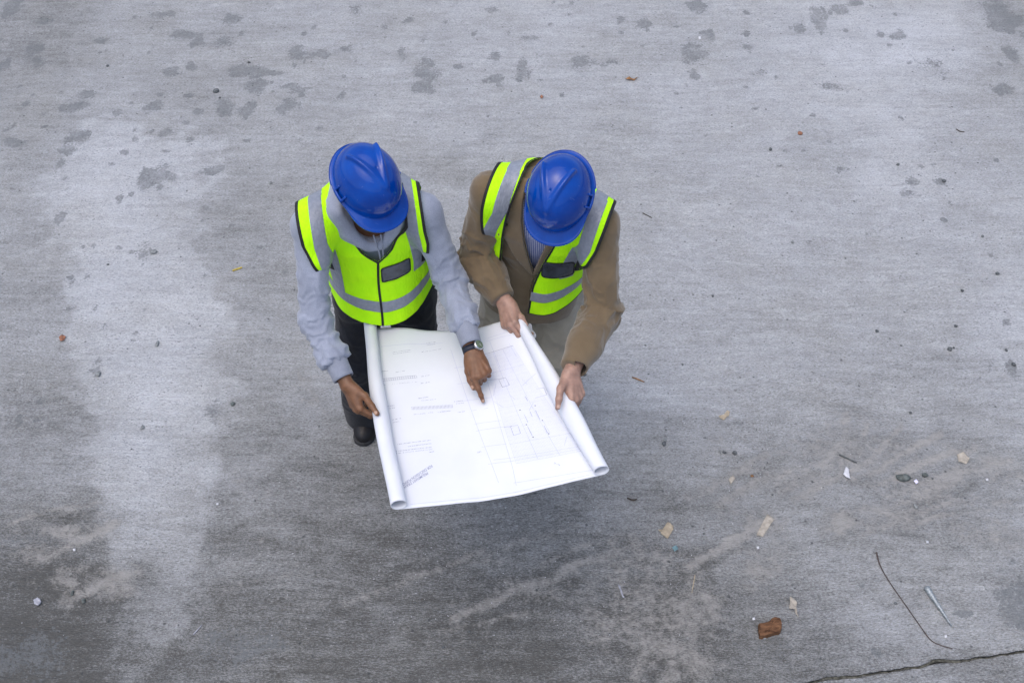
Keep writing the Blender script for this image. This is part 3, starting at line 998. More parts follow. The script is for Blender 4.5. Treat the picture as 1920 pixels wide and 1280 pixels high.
# ------------------------------------------------------------------ people: shared builders
class Torso:
    """local frame of a trunk: x to the person's left, y to the front, s up from the pelvis"""
    def __init__(self, pelvis, neck, lat0, lat1, stations, hunch=0.0, power=2.3):
        self.o = np.asarray(pelvis, float)
        self.u = unit(np.asarray(neck) - self.o)
        self.L = np.linalg.norm(np.asarray(neck) - self.o)
        e = np.asarray(lat0, float); e = unit(e - self.u * (e @ self.u))
        self.e, self.f = e, np.cross(e, self.u)
        e1 = np.asarray(lat1, float); e1 = unit(e1 - self.u * (e1 @ self.u))
        self.tw = math.atan2(e1 @ self.f, e1 @ self.e)
        self.st = np.array(stations, float)
        self.hunch, self.n = hunch, power
    def local(self, P):
        q = P - self.o
        s = q @ self.u
        a = self.tw * sstep(0, self.L * .85, s)
        xe, yf = q @ self.e, q @ self.f
        x = np.cos(a) * xe + np.sin(a) * yf
        y = -np.sin(a) * xe + np.cos(a) * yf
        y = y - self.hunch * np.sin(np.clip(s / self.L, 0, 1) * math.pi)
        return x, y, s
    def world(self, x, y, s):
        x, y, s = [np.atleast_1d(np.asarray(v, float)) for v in (x, y, s)]
        y = y + self.hunch * np.sin(np.clip(s / self.L, 0, 1) * math.pi)
        a = self.tw * sstep(0, self.L * .85, s)
        xe = np.cos(a) * x - np.sin(a) * y
        yf = np.sin(a) * x + np.cos(a) * y
        return self.o + xe[:, None] * self.e + yf[:, None] * self.f + s[:, None] * self.u
    def sdf(self, P, grow=0.0, smin_=None, smax_=None, front=None):
        x, y, s = self.local(P)
        st = self.st
        a = np.interp(s, st[:, 0], st[:, 1]) + grow
        b = np.interp(s, st[:, 0], st[:, 2]) + grow
        c = np.interp(s, st[:, 0], st[:, 3])
        if front is not None:
            b = b + np.where(y - c > 0, np.interp(s, front[0], front[1]), 0)
        yy = y - c
        k = (np.abs(x / a) ** self.n + np.abs(yy / b) ** self.n) ** (1 / self.n)
        d = (k - 1) * np.minimum(a, b) * .92
        lo, hi = smin_ if smin_ is not None else st[0, 0], smax_ if smax_ is not None else st[-1, 0]
        return smax(smax(d, s - hi, .02), lo - s, .004)

def arm_param(P, pts):
    """distance along an arm, nearest axis point and radial direction for every point"""
    best = None
    s0 = 0.0
    for a, b in zip(pts[:-1], pts[1:]):
        ab = b - a
        L = np.linalg.norm(ab)
        t = np.clip(((P - a) @ ab) / (L * L), 0, 1)
        q = a + t[:, None] * ab
        d = np.linalg.norm(P - q, axis=1)
        cur = [d, s0 + t * L, q]
        if best is None:
            best = cur
        else:
            m = d < best[0]
            best = [np.where(m, d, best[0]), np.where(m, cur[1], best[1]), np.where(m[:, None], cur[2], best[2])]
        s0 += L
    r = P - best[2]
    return best[0], best[1], r / np.maximum(np.linalg.norm(r, axis=1), 1e-6)[:, None]

def ridged(n, p=1.6):
    return (1 - np.abs(n)) ** p

def sleeve_folds(V, F, pts, amp, reach, freq, seed, total):
    """fine cloth folds: rings where a sleeve is pushed up, slanting creases at the elbow"""
    d, s, r = arm_param(V, pts)
    near = sstep(reach * 1.45, reach, d)
    N = normals(V, F)
    a = np.interp(s, *amp)
    wv = fbm(np.stack([s * 9, r[:, 0] * 1.2, r[:, 1] * 1.2 + r[:, 2]], 1), 2, seed + 5)
    q = np.stack([s * freq + 1.3 * wv, r[:, 0] * .9 + seed, r[:, 1] * .9 + r[:, 2] * .8], 1)
    f = ridged(vnoise(q, seed), 2.4) - .38 + .55 * (ridged(vnoise(q * 1.9 + 3, seed + 1), 2.2) - .4)
    return V + N * (near * a * f)[:, None]

def drape(V, F, amp, freq, seed, axis=None):
    N = normals(V, F)
    q = V * freq
    f = ridged(fbm(q, 2, seed), 1.3) - .5
    return V + N * (amp * f)[:, None]

def frame(y, z):
    y = unit(y); z = np.asarray(z, float); z = unit(z - y * (z @ y))
    return y, z

# ---- hands
FING = [  # knuckle (x, y, z), three bone lengths, radii
 ((.027, .088, .002), (.043, .026, .021), (.0098, .0088, .0080, .0066)),
 ((.008, .092, .005), (.047, .030, .022), (.0100, .0090, .0080, .0068)),
 ((-.011, .087, .003), (.044, .028, .022), (.0094, .0084, .0076, .0064)),
 ((-.029, .078, -.003), (.034, .021, .019), (.0084, .0074, .0066, .0056))]

def hand_mesh(side, wrist, ydir, zdir, curls, spread, thumb, arm_to, scale=1.0, h=.0021):
    """one hand with its wrist. curls: per finger three bends in degrees; thumb: four points in hand space"""
    y, z = frame(ydir, zdir)
    x = np.cross(y, z) * (1 if side == 'L' else -1)
    M = np.stack([x, y, z])                      # rows: local axes in world
    wrist = np.asarray(wrist, float)
    arm_l = (M @ (np.asarray(arm_to) - wrist)) / scale
    arm_l = arm_l / np.linalg.norm(arm_l)
    fin, nails = [], []
    for i, (base, bones, rad) in enumerate(FING):
        p = A(*base); pts = [p]
        ang, sp = 0.0, R(spread[i])
        for k in range(3):
            ang += R(curls[i][k])
            d = A(math.sin(sp), math.cos(sp) * math.cos(ang), -math.sin(ang))
            up = A(0, math.sin(ang), math.cos(ang))
            p = p + unit(d) * bones[k]
            pts.append(p)
        fin.append((pts, rad))
        nails.append((pts[3] - unit(pts[3] - pts[2]) * .003 + up * rad[3] * .75, unit(pts[3] - pts[2]), up, rad[3]))
    tp = [A(*thumb[0])] + [(M @ (np.asarray(q) - wrist)) / scale for q in thumb[1:4]]
    trad = (.0165, .0125, .0108, .0088)
    td = unit(tp[3] - tp[2])
    tn = unit(np.cross(td, np.cross(A(*thumb[4]), td))) if len(thumb) > 4 else A(0, 0, 1)
    nails.append((tp[3] - td * .002 + tn * trad[3] * .8, td, tn, trad[3] * 1.15))
    def f(P):
        d = None
        for (pts, rad), (base, _, _) in zip(fin, FING):
            w0 = A(base[0] * .52, .004, -.001)
            c = cone(P, w0, pts[0], .0150, .0118)
            d = c if d is None else smin(d, c, .014)
        d = smin(d, ellip(P, A(0, .055, -.006), A(.036, .045, .015)), .010)
        d = smin(d, ellip(P, A(.022, .032, -.012), A(.018, .030, .016)), .012)
        d = smin(d, ellip(P, A(-.022, .040, -.010), A(.014, .034, .013)), .010)
        for pts, rad in fin:
            g = None
            for k in range(3):
                c = cone(P, pts[k], pts[k + 1], rad[k], rad[k + 1])
                g = c if g is None else smin(g, c, .003)
            for k in (0, 1, 2):
                g = smin(g, np.linalg.norm(P - pts[k] - A(0, 0, .0012), axis=1) - rad[k] * 1.03, .004)
            d = smin(d, g, .0045)
        t = None
        for k in range(3):
            c = cone(P, tp[k], tp[k + 1], trad[k], trad[k + 1])
            t = c if t is None else smin(t, c, .006)
        d = smin(d, t, .010)
        for sx in (-.011, .011):
            o_ = A(sx, 0, 0)
            d = smin(d, cone(P, o_ * .9, o_ + arm_l * .15, .0195, .0275), .014)
        # tendons on the back of the hand
        for (pts, rad), (base, _, _) in zip(fin, FING):
            d = smin(d, cone(P, A(base[0] * .5, .03, .0105), A(base[0], base[1] - .004, .0105), .0022, .0030), .007)
        return d
    lo, hi = A(-.075, -.15, -.12), A(.105, .215, .075)
    V, F = mesh_sdf(f, lo, hi, h / scale)
    nail = np.zeros(len(V))
    for c, dv, up, r in nails:
        q = V - c
        nn = np.cross(dv, up)
        a_, b_, c_ = q @ dv, q @ nn, q @ up
        nail = np.maximum(nail, sstep(1.25, .85, np.sqrt((a_ / .0062) ** 2 + (b_ / (r * .78)) ** 2)) * (c_ > -.0035) * (c_ < .006))
    crease = np.zeros(len(V))
    for pts, rad in fin:
        for k in (1, 2):
            crease = np.maximum(crease, np.exp(-(np.linalg.norm(V - pts[k], axis=1) / (rad[k] * 1.25)) ** 4))
    W = wrist + (V * scale) @ M
    if np.linalg.det(M) < 0:
        F = F[:, ::-1]
    return W, F, nail, crease, M

# ---- heads
def head_axes(g):
    g = unit(g)
    left = unit(np.cross(A(0, 0, 1), g))
    return left, g, np.cross(g, left)            # x, y (face), z (crown)

def head_mesh(c, ax, neck, beard=0):
    M = np.stack(ax)
    nl = M @ (np.asarray(neck) - c)
    def f(P):
        d = ellip(P, A(0, -.012, .030), A(.074, .094, .088))
        d = smin(d, ellip(P, A(0, .032, -.030), A(.058, .062, .082)), .03)
        d = smin(d, ellip(P, A(0, .055, -.088), A(.030, .026, .022)), .03)                     # chin
        d = smin(d, cone(P, A(-.045, .02, -.065), A(0, .058, -.088), .018, .018), .025)
        d = smin(d, cone(P, A(.045, .02, -.065), A(0, .058, -.088), .018, .018), .025)
        for sx in (-1, 1):
            d = smin(d, ellip(P, A(.036 * sx, .072, -.018), A(.022, .014, .016)), .018)        # cheek
            d = smin(d, cone(P, A(.010 * sx, .088, .022), A(.045 * sx, .076, .020), .008, .007), .012)   # brow
            d = smax(d, -(ellip(P, A(.031 * sx, .094, .004), A(.017, .012, .010))), .008)      # eye socket
            d = smin(d, ellip(P, A(.031 * sx, .078, .003), A(.0135, .0125, .0125)), .003)      # eyeball
            d = smin(d, cone(P, A(.018 * sx, .093, .008), A(.045 * sx, .084, .008), .0035, .003), .004)  # upper lid
            e = ellip(P, A(.078 * sx, -.006, -.008), A(.010, .020, .032))
            e = smax(e, -ellip(P, A(.088 * sx, .000, -.006), A(.007, .012, .021)), .004)
            d = smin(d, e, .006)                                                               # ear
            d = smin(d, ellip(P, A(.011 * sx, .100, -.032), A(.008, .009, .007)), .006)        # nostril wing
        d = smin(d, cone(P, A(0, .092, .012), A(0, .112, -.028), .007, .010), .010)            # nose
        d = smin(d, ellip(P, A(0, .088, -.054), A(.024, .012, .006)), .005)                    # lips
        d = smin(d, ellip(P, A(0, .086, -.066), A(.020, .012, .007)), .005)
        d = smax(d, -cone(P, A(-.02, .101, -.0600), A(.02, .101, -.0600), .0018, .0018), .003)
        d = smin(d, cone(P, A(0, -.022, -.04), nl, .056, .066), .03)
        return d
    V, F = mesh_sdf(f, A(-.14, -.26, -.30), A(.14, .15, .15), .0034)
    x, y, z = V.T
    eye = np.zeros(len(V))
    for sx in (-1, 1):
        eye = np.maximum(eye, (np.sqrt(((x - .031 * sx) / .011) ** 2 + ((z - .0015) / .0048) ** 2) < 1) * (y > .07))
    lip = np.exp(-((x / .024) ** 4 + ((z + .060) / .012) ** 4)) * (y > .07)
    stub = beard * sstep(-.035, -.055, z) * sstep(-.03, .02, y) * (1 - .6 * lip) + beard * np.exp(-((x / .03) ** 4 + ((z + .044) / .009) ** 4)) * (y > .07)
    brow = np.maximum.reduce([np.exp(-(((x - .030 * sx) / .020) ** 4 + ((z - .024 - .003 * np.cos((x - .03 * sx) * 60)) / .0052) ** 4)) * (y > .06) for sx in (-1, 1)])
    hl = ellip(V, A(0, -.012, .030), A(.074, .094, .088))
    return c + V @ M, F, dict(eye=eye, lip=lip, hair=np.clip(np.maximum(stub, brow), 0, 1))

def hair_mesh(c, ax, line=-.02):
    M = np.stack(ax)
    def f(P):
        d = ellip(P, A(0, -.014, .030), A(.080, .100, .095))
        d = smin(d, ellip(P, A(0, -.060, -.030), A(.062, .046, .060)), .03)
        x, y, z = P.T
        d = smax(d, -(z - (.045 + (y - .05) * 1.4)) * .6, .006) if False else d
        cut = np.maximum(y - (.055 + .4 * (z - .06)), (line - .055 + np.clip(y + .02, 0, 1) * .9) - z)
        d = smax(d, cut * .8, .006)
        n = vnoise(P * A(520, 130, 130), 3)
        return d + .0016 * n
    V, F = mesh_sdf(f, A(-.11, -.14, -.12), A(.11, .10, .15), .0034)
    return c + V @ M, F

def skin_mat(name, c, lip, nailc, hairc):
    m = NT(name, .48, .4)
    base = m.mix(m.ramp(m.noise(45, detail=4), .3, .7), tuple(x * .82 for x in c), tuple(x * 1.12 for x in c))
    base = m.mix(m.math('MULTIPLY', m.attr('crease'), .40), base, tuple(x * .62 for x in c))
    base = m.mix(m.math('MULTIPLY', m.attr('lip'), .6), base, lip)
    base = m.mix(m.math('MULTIPLY', m.attr('nail'), .85), base, nailc)
    base = m.mix(m.math('MULTIPLY', m.attr('hair'), m.ramp(m.noise(420), .3, .6, .5, .95)), base, hairc)
    base = m.mix(m.attr('eye'), base, (.55, .53, .50))
    m.col(base)
    m.b.inputs['Subsurface Weight'].default_value = .12
    m.b.inputs['Subsurface Radius'].default_value = (.008, .003, .0015)
    m.b.inputs['Subsurface Scale'].default_value = .5
    n1 = m.bump(m.noise(600, detail=2), .0004, .5)
    m.bump(m.noise(130, detail=3), .0010, .5, n1)
    return m.m

def body_object(person, parts, mat):
    """joins head, hands and the covered trunk into the one mesh of a body"""
    V, F, at, b = [], [], {}, 0
    keys = ('eye', 'lip', 'hair', 'nail', 'crease')
    for v, f, a in parts:
        V.append(v); F.append(tris(f) + b); b += len(v)
        for k in keys:
            at.setdefault(k, []).append(a.get(k, np.zeros(len(v))))
    return obj('body', np.concatenate(V), np.concatenate(F), mat, person, attrs={k: np.concatenate(q) for k, q in at.items()})

# ---- shoes
def shoe_mesh(ankle, fwd):
    fwd = unit(A(fwd[0], fwd[1], 0)); left = np.cross(A(0, 0, 1), fwd)
    M = np.stack([left, fwd, A(0, 0, 1)])
    o = A(ankle[0], ankle[1], 0)
    def up(P):
        d = ellip(P, A(0, .055, .045), A(.047, .150, .048))
        d = smin(d, cone(P, A(0, -.03, .06), A(0, -.02, .12), .045, .048), .03)
        d = smin(d, ellip(P, A(.004, .13, .035), A(.048, .075, .040)), .03)
        return smax(d, .022 - P[:, 2], .004)
    def sole(P):
        x, y, z = P.T
        w_ = .046 + .006 * np.sin((y + .06) * 14)
        d = np.maximum(np.sqrt((np.maximum(np.abs(y - .065) - .105, 0)) ** 2 + x * x) - w_, np.abs(z - .0145) - .0125)
        return d
    a = mesh_sdf(up, A(-.08, -.12, 0), A(.08, .26, .18), .006)
    b_ = mesh_sdf(sole, A(-.08, -.12, -.01), A(.08, .26, .05), .006)
    lace = []
    for k in range(4):
        yy = .075 + k * .018
        zz = .098 - .012 * k
        lace.append(tube(catmull([(-.022, yy, zz - .010), (0, yy + .004, zz), (.022, yy, zz - .010)], 4), .0022, 6))
    lv, lf = join(lace)
    return [(o + v @ M, f) for v, f in (a, b_)] + [(o + lv @ M, lf)]

# ---- hard hats
def hard_hat(label, c, ax, seed):
    M = np.stack(ax)
    root = thing('hard_hat', label, 'hard hat', c, 'blue hard hats')
    na, nr = 160, 74
    a = np.linspace(0, 2 * math.pi, na, endpoint=False)
    LX, LY, H = .1085, .134, .135
    rows = []
    def plan(k):
        return np.stack([LX * k * np.sin(a), LY * k * np.cos(a) - .004 * k], 1)
    def ridge(xy):
        h = np.zeros(len(xy))
        for sx in (-1, 1):
            p0, p1 = A(.002 * sx, .066), A(.050 * sx, -.078)
            d = p1 - p0
            t = np.clip(((xy - p0) @ d) / (d @ d), 0, 1)
            q = np.linalg.norm(xy - p0 - t[:, None] * d, axis=1)
            wid = .0062 + .0045 * (1 - t)
            hh = .0045 + .0090 * sstep(.1, .9, t)
            h = np.maximum(h, hh * np.exp(-(q / wid) ** 2.4))
        # shallow centre rise in front of the V, side panels slightly sunk
        h += .0030 * np.exp(-(xy[:, 0] / .020) ** 2) * sstep(.02, .08, xy[:, 1]) * sstep(.135, .10, xy[:, 1])
        h -= .0016 * np.exp(-((np.abs(xy[:, 0]) - .070) / .016) ** 2) * sstep(-.10, -.03, xy[:, 1]) * sstep(.10, .04, xy[:, 1])
        return h
    ts = np.linspace(0, 1, 56) ** .8
    for t in ts:
        k = math.sin(t * math.pi / 2) ** 1.0
        xy = plan(max(k, 1e-3))
        z = H * (max(1 - k ** 2.35, 0)) ** (1 / 2.0)
        p = np.concatenate([xy, np.full((na, 1), z)], 1)
        nn = np.stack([xy[:, 0] / LX ** 2, xy[:, 1] / LY ** 2, np.full(na, max(z, .01) / H ** 2)], 1)
        nn /= np.linalg.norm(nn, axis=1)[:, None]
        rows.append(p + nn * ridge(xy)[:, None])
    out = np.stack([np.sin(a), np.cos(a)], 1)
    # rain lip all round, long peak in front
    front = sstep(.30, 1.0, np.cos(a))
    wid = .010 + .003 * (np.cos(a) < -.3) + .036 * front
    for t in np.linspace(0, 1, 12)[1:]:
        e = plan(1.0) + out * (wid * t)[:, None] * A(.95, 1.0)
        z = -.006 * np.sin(t * math.pi / 2) - .010 * front * t ** 1.5 - .0 + .004 * front * (1 - (out[:, 0]) ** 2) * t
        z = z + .0022 * np.exp(-((t - .93) / .10) ** 2)
        rows.append(np.concatenate([e, z[:, None]], 1))
    last = rows[-1].copy(); last[:, 2] -= .004; last[:, :2] *= .997
    rows.append(last)
    V = np.concatenate(rows)
    n_r = len(rows)
    F = []
    for i in range(n_r - 1):
        k = np.arange(na)
        F.append(np.stack([i * na + k, (i + 1) * na + k, (i + 1) * na + (k + 1) % na, i * na + (k + 1) % na], 1))
    F = np.concatenate(F)
    tr = lambda v: c + (v * .935) @ M
    shell = obj('shell', tr(V), F, M_HAT, root, solid=.0024)
    # accessory slots on both sides: two upright cheeks with a bar
    for sx in (-1, 1):
        parts = []
        for yy in (-.021, .021):
            pts = [A(sx * (LX + .001), yy, -.004), A(sx * (LX + .004), yy, .014), A(sx * (LX - .004), yy, .036)]
            parts.append(tube(catmull(pts, 4), .0042, 8))
        pts = [A(sx * (LX + .0055), -.023, .006), A(sx * (LX + .0075), 0, .007), A(sx * (LX + .0055), .023, .006)]
        parts.append(tube(catmull(pts, 4), [.0050] * 9, 8))
        v, f = join(parts)
        obj('accessory_slot', tr(v), f, M_HAT, root)
    # raised lettering plate position on the peak is left smooth; the cradle inside
    band = []
    for zz in (-.020, .008):
        band.append(np.stack([(LX - .012) * np.sin(a), (LY - .014) * np.cos(a), np.full(na, zz)], 1))
    bv = np.concatenate(band)
    k = np.arange(na)
    bf = np.stack([k, k + na, (k + 1) % na + na, (k + 1) % na], 1)
    obj('head_band', tr(bv), bf, M_BLACK, root, solid=.004)
    for ang in (45, 135, 225, 315):
        s_, c_ = math.sin(R(ang)), math.cos(R(ang))
        pts = [A((LX - .011) * s_, (LY - .013) * c_, .0), A((LX - .014) * s_, (LY - .016) * c_, .05), A(.055 * s_, .07 * c_, .098), A(.006 * s_, .006 * c_, .112)]
        v, f = tube(catmull(pts, 5), .004, 6)
        obj('cradle_strap', tr(v), f, M_BLACK, root)
    return root

def hat_mat():
    m = NT('blue_hat_plastic', .12, .3)
    f = m.ramp(m.noise(14, detail=4), .3, .75)
    base = m.mix(f, (.000, .036, .25), (.000, .054, .33))
    dustn = m.math('MULTIPLY', m.ramp(m.noise(240, detail=3, rough=.7), .60, .78), m.ramp(m.noise(9, detail=3), .45, .7))
    base = m.mix(m.math('MULTIPLY', dustn, .35), base, (.16, .20, .36))
    hair_ = m.noise(60, m.map(scale=(.25, 3.2, 1), rot=(R(20), 0, R(50))), detail=2, rough=.4)
    base = m.mix(m.math('MULTIPLY', m.ramp(hair_, .70, .74), .25), base, (.10, .16, .42))
    m.col(base)
    scr = m.noise(120, m.map(scale=(1, .12, 1), rot=(0, 0, R(30))), detail=3)
    m.put(m.b.inputs['Roughness'], m.ramp(scr, .35, .75, .05, .13))
    m.b.inputs['Coat Weight'].default_value = .1
    m.b.inputs['Coat Roughness'].default_value = .08
    m.bump(m.noise(60, detail=2), .0004, .25)
    return m.m

def vest_mat():
    m = NT('hi_vis_yellow', .75, .25)
    f = m.ramp(m.noise(18, detail=4), .3, .7)
    m.col(m.mix(f, (.44, .97, .002), (.50, 1.0, .003)))
    n1 = m.bump(m.noise(1000, detail=1), .0006, .6)
    n2 = m.bump(m.noise(22, m.map(scale=(1.6, 1.6, .5)), detail=4, dist=1.2), .010, .55, n1)
    m.bump(m.noise(60, detail=3), .0016, .5, n2)
    return m.m

def tape_mat():
    m = NT('reflective_tape', .38, .5)
    f = m.ramp(m.noise(70, detail=4), .3, .7)
    m.col(m.mix(f, (.20, .222, .27), (.245, .27, .325)))
    n1 = m.bump(m.noise(22, m.map(scale=(1.6, 1.6, .5)), detail=4, dist=1.2), .008, .5)
    m.bump(m.noise(90, detail=3), .0012, .5, n1)
    return m.m

M_HAT, M_VEST, M_TAPE = hat_mat(), vest_mat(), tape_mat()
M_BLACK = plain('black_binding', (.012, .012, .014), .7, .3, 200, .0004)
M_WINDOW = plain('smoked_pocket_film', (.030, .038, .055), .12, .4, 30, .0012, .6)
M_SEAM = plain('yellow_seam', (.30, .80, .004), .8, .2, 300)

class Vest:
    """a hi-vis vest: one cloth surface over a trunk, cut by curves given in trunk coordinates"""
    def __init__(self, person, T, base, lo, hi, h=.0052):
        V, F = mesh_sdf(base, lo, hi, h)
        self.T, self.person = T, person
        self.V, self.F = V, tris(F)
    def cut(self, fn):
        x, y, s = self.T.local(self.V)
        self.V, self.F = clip(self.V, self.F, fn(x, y, s))
    def finish(self, seed):
        self.V = smooth(self.V, self.F, 1, .3)
        self.cloth = obj('safety_vest', self.V, self.F, M_VEST, self.person, solid=.0018)
        self.N = normals(self.V, self.F)
    def patch(self, name, fns, mat, lift=.0012, thick=.0008, V=None):
        V_, F_ = self.V + self.N * lift, self.F
        for fn in fns:
            x, y, s = self.T.local(V_)
            V_, F_ = clip(V_, F_, fn(x, y, s))
            if not len(F_):
                print('EMPTY PATCH', name); return None
        return obj(name, V_, F_, mat, self.cloth, solid=thick)
# ------------------------------------------------------------------ person in the grey hoodie
def grow_chain(P, pts, rad, g, k=.02):
    return chain(P, pts, [r + g for r in rad], k)

p1_pelvis, p1_neck = A(-.485, 3.085, .95), A(-.475, 2.915, 1.500)
p1_shR, p1_elR, p1_wrR = A(-.664, 2.840, 1.415), A(-.669, 2.685, 1.130), world_at(651, 722, 1.000)
p1_shL, p1_elL, p1_wrL = A(-.298, 2.900, 1.420), A(-.213, 2.847, 1.160), world_at(888, 660, 1.060)
p1_head = A(-.466, 2.808, 1.602)
p1_ax = head_axes(A(.50, -.67, -.55))
T1 = Torso(p1_pelvis, p1_neck, (1, .05, 0), p1_shL - p1_shR,
           [(-.16, .178, .132, .0), (0, .172, .125, .0), (.14, .165, .120, .006), (.28, .172, .122, .010), (.38, .172, .116, .006), (.46, .148, .098, -.004), (.53, .090, .072, -.012), (.58, .060, .055, -.012)], hunch=-.02)
person1 = thing('person', 'person in grey hoodie and dark jeans pointing at the drawing with one finger', 'person', (-.48, 3.2, 0), 'people in hard hats')

M_HOOD = fabric('grey_marl_jersey', (.305, .338, .425), (.25, .278, .352), 700, .92, .0007, 18, .25, .35)
M_RIB = fabric('grey_rib_knit', (.265, .292, .365), (.225, .248, .31), 900, .92, .0007, 30, .2, .35)
M_JEAN = fabric('dark_denim', (.008, .011, .019), (.004, .005, .009), 900, .9, .0006, 9, .1)
M_SHOE_D = plain('dark_shoe_leather', (.007, .006, .008), .5, .3, 60, .001)
M_SOLE = plain('shoe_rubber', (.030, .030, .032), .8, .3, 80, .001)
M_SKIN1 = skin_mat('brown_skin', (.165, .079, .041), (.15, .055, .04), (.42, .27, .20), (.010, .008, .007))
M_HAIR = plain('black_hair', (.010, .008, .007), .5, .4, 300, .0006)

def p1_arm(side):
    return [p1_shR, p1_elR, p1_wrR] if side == 'R' else [p1_shL, p1_elL, p1_wrL]

def sleeve_sdf(P, pts, rads, end_back, k=.03):
    d = chain(P, pts, rads, k)
    dirv = unit(pts[-1] - pts[-2])
    return smax(d, (P - (pts[-1] - dirv * end_back)) @ dirv, .004)

def sub_arm(pts, stops):
    """points along the forearm at given distances back from the wrist"""
    dv = unit(pts[2] - pts[1])
    return [pts[0], pts[1]] + [pts[2] - dv * s for s in stops]

SL1 = {s: sub_arm(p1_arm(s), (.125, .10, .03)) for s in 'RL'}
SR1 = (.058, .051, .048, .044, .041)
def hoodie1(P, core=False):
    d = T1.sdf(P, 0.004, smin_=-.05)
    for s in 'RL':
        a = p1_arm(s)[0]
        c = cone(P, T1.world(.06 * (1 if s == 'L' else -1), -.02, .49)[0], a, .060, .060)
        d = smin(d, c, .05)
    for s in 'RL':
        pts = SL1[s]
        if core:      # only the shoulder end of each sleeve, for what is worn over it
            d = smin(d, cone(P, pts[0], pts[0] + (pts[1] - pts[0]) * .32, SR1[0], SR1[0] * .98), .06)
        else:
            d = smin(d, sleeve_sdf(P, pts[:4], SR1[:4], -.012), .004 + .031 * sstep(.28, .10, arm_param(P, pts[:4])[1]))
    if core:
        return d
    # the neck hole
    return smax(d, -cone(P, T1.world(0, .055, .46)[0], p1_head, .062, .095), .008)

V, F = mesh_sdf(hoodie1, A(-.84, 2.48, .80), A(-.04, 3.36, 1.66), .0056)
V = smooth(V, F, 2, .5)
for s in 'RL':
    pts = SL1[s]
    V = sleeve_folds(V, F, pts[:4], ([0, .12, .24, .33, .42, .50, .56], [.002, .004, .010, .009, .012, .017, .011]), .085, 25, 11 if s == 'R' else 23, .55)
V = smooth(V, F, 1, .2)
hoodie = obj('hoodie', V, F, M_HOOD, person1)

# the hood lies round the neck over the vest: thick at the back and sides, crossing low in front
def hood1(P):
    ring = []
    for k in range(37):
        a = 2 * math.pi * k / 36
        c_ = math.cos(a)
        x = .104 * math.sin(a) * (.84 if math.sin(a) > 0 else 1)
        y = np.interp(c_, [-1, 0, 1], [.122, .060, -.105])
        s = np.interp(c_, [-1, -.75, 0, 1], [.405, .462, .572, .520])
        ring.append((T1.world(x, y, s)[0], .037 + .010 * c_ - .010 * sstep(.4, 1, -c_)))
    d = chain(P, [q[0] for q in ring], [q[1] for q in ring], .012)
    for sx in (-1, 1):
        d = smin(d, cone(P, T1.world(.094 * sx * (.84 if sx > 0 else 1), .050, .530)[0], T1.world(.030 * sx, .118, .390)[0], .036, .016), .02)
        d = smin(d, cone(P, T1.world(.050 * sx, -.10, .50)[0], T1.world(.02 * sx, -.15, .43)[0], .045, .04), .03)
    return smax(d, -cone(P, T1.world(0, .060, .455)[0], p1_head, .062, .100), .010)
V, F = mesh_sdf(hood1, A(-.70, 2.66, 1.28), A(-.24, 3.22, 1.66), .0052)
V = smooth(V, F, 2, .5)
x, y, s = T1.local(V)
V = drape(V, F, .006, 11, 61)
obj('hood', smooth(V, F, 1, .4), F, M_HOOD, hoodie)

# rib cuffs
for s in 'RL':
    pts = p1_arm(s)
    dv = unit(pts[2] - pts[1])
    a, b = pts[2] - dv * .108, pts[2] - dv * .026
    nn = 64
    u = unit(np.cross(dv, A(0, 0, 1))); v = np.cross(dv, u)
    rows = []
    for t, r in [(0, .034), (.0, .0445), (.12, .0452), (.5, .0425), (.9, .0405), (1, .0395), (1.0, .036), (.8, .034)]:
        ang = np.linspace(0, 2 * math.pi, nn, endpoint=False)
        rr = r * (1 + .018 * np.cos(ang * 32))
        rows.append(a + (b - a) * t + rr[:, None] * (np.cos(ang)[:, None] * u * .88 + np.sin(ang)[:, None] * v * 1.06))
    Vc = np.concatenate(rows)
    k = np.arange(nn)
    Fc = np.concatenate([np.stack([i * nn + k, i * nn + (k + 1) % nn, (i + 1) * nn + (k + 1) % nn, (i + 1) * nn + k], 1) for i in range(len(rows) - 1)])
    obj('cuff', Vc, Fc, M_RIB, hoodie)

# drawstrings
for sx, off in ((-1, .010), (1, .022)):
    pts = [T1.world(.012 * sx + .01, .118, .470)[0], T1.world(.010 * sx + .014, .134, .43)[0], T1.world(.006 * sx + .016, .148, .38)[0], T1.world(.004 * sx + .016, .155, .34 - off)[0]]
    v, f = tube(catmull(pts, 5), .0028, 8)
    obj('drawstring', v, f, M_RIB, hoodie)

# jeans
p1_hip = [A(-.575, 3.10, .91), A(-.395, 3.10, .91)]
p1_knee = [A(-.630, 3.095, .50), A(-.375, 3.08, .50)]
p1_ank = [A(-.625, 3.225, .10), A(-.345, 3.28, .10)]
def jeans1(P):
    d = T1.sdf(P, .0, smin_=-.12, smax_=.06)
    for h, k, a in zip(p1_hip, p1_knee, p1_ank):
        d = smin(d, chain(P, [h + A(0, .01, .0), k, a + A(-.004, -.060, -.055)], (.102, .080, .100), .05), .05)
    return smax(d, .028 - P[:, 2], .004)
V, F = mesh_sdf(jeans1, A(-.82, 2.86, .03), A(-.14, 3.42, 1.08), .0075)
V = smooth(V, F, 2, .5)
for h, k, a, sd in zip(p1_hip, p1_knee, p1_ank, (3, 4)):
    V = sleeve_folds(V, F, [h, k, a], ([0, .2, .40, .5, .62, .8, .86], [.004, .004, .010, .006, .006, .016, .012]), .11, 13, sd + 40, .86)
jeans = obj('jeans', V, F, M_JEAN, person1)
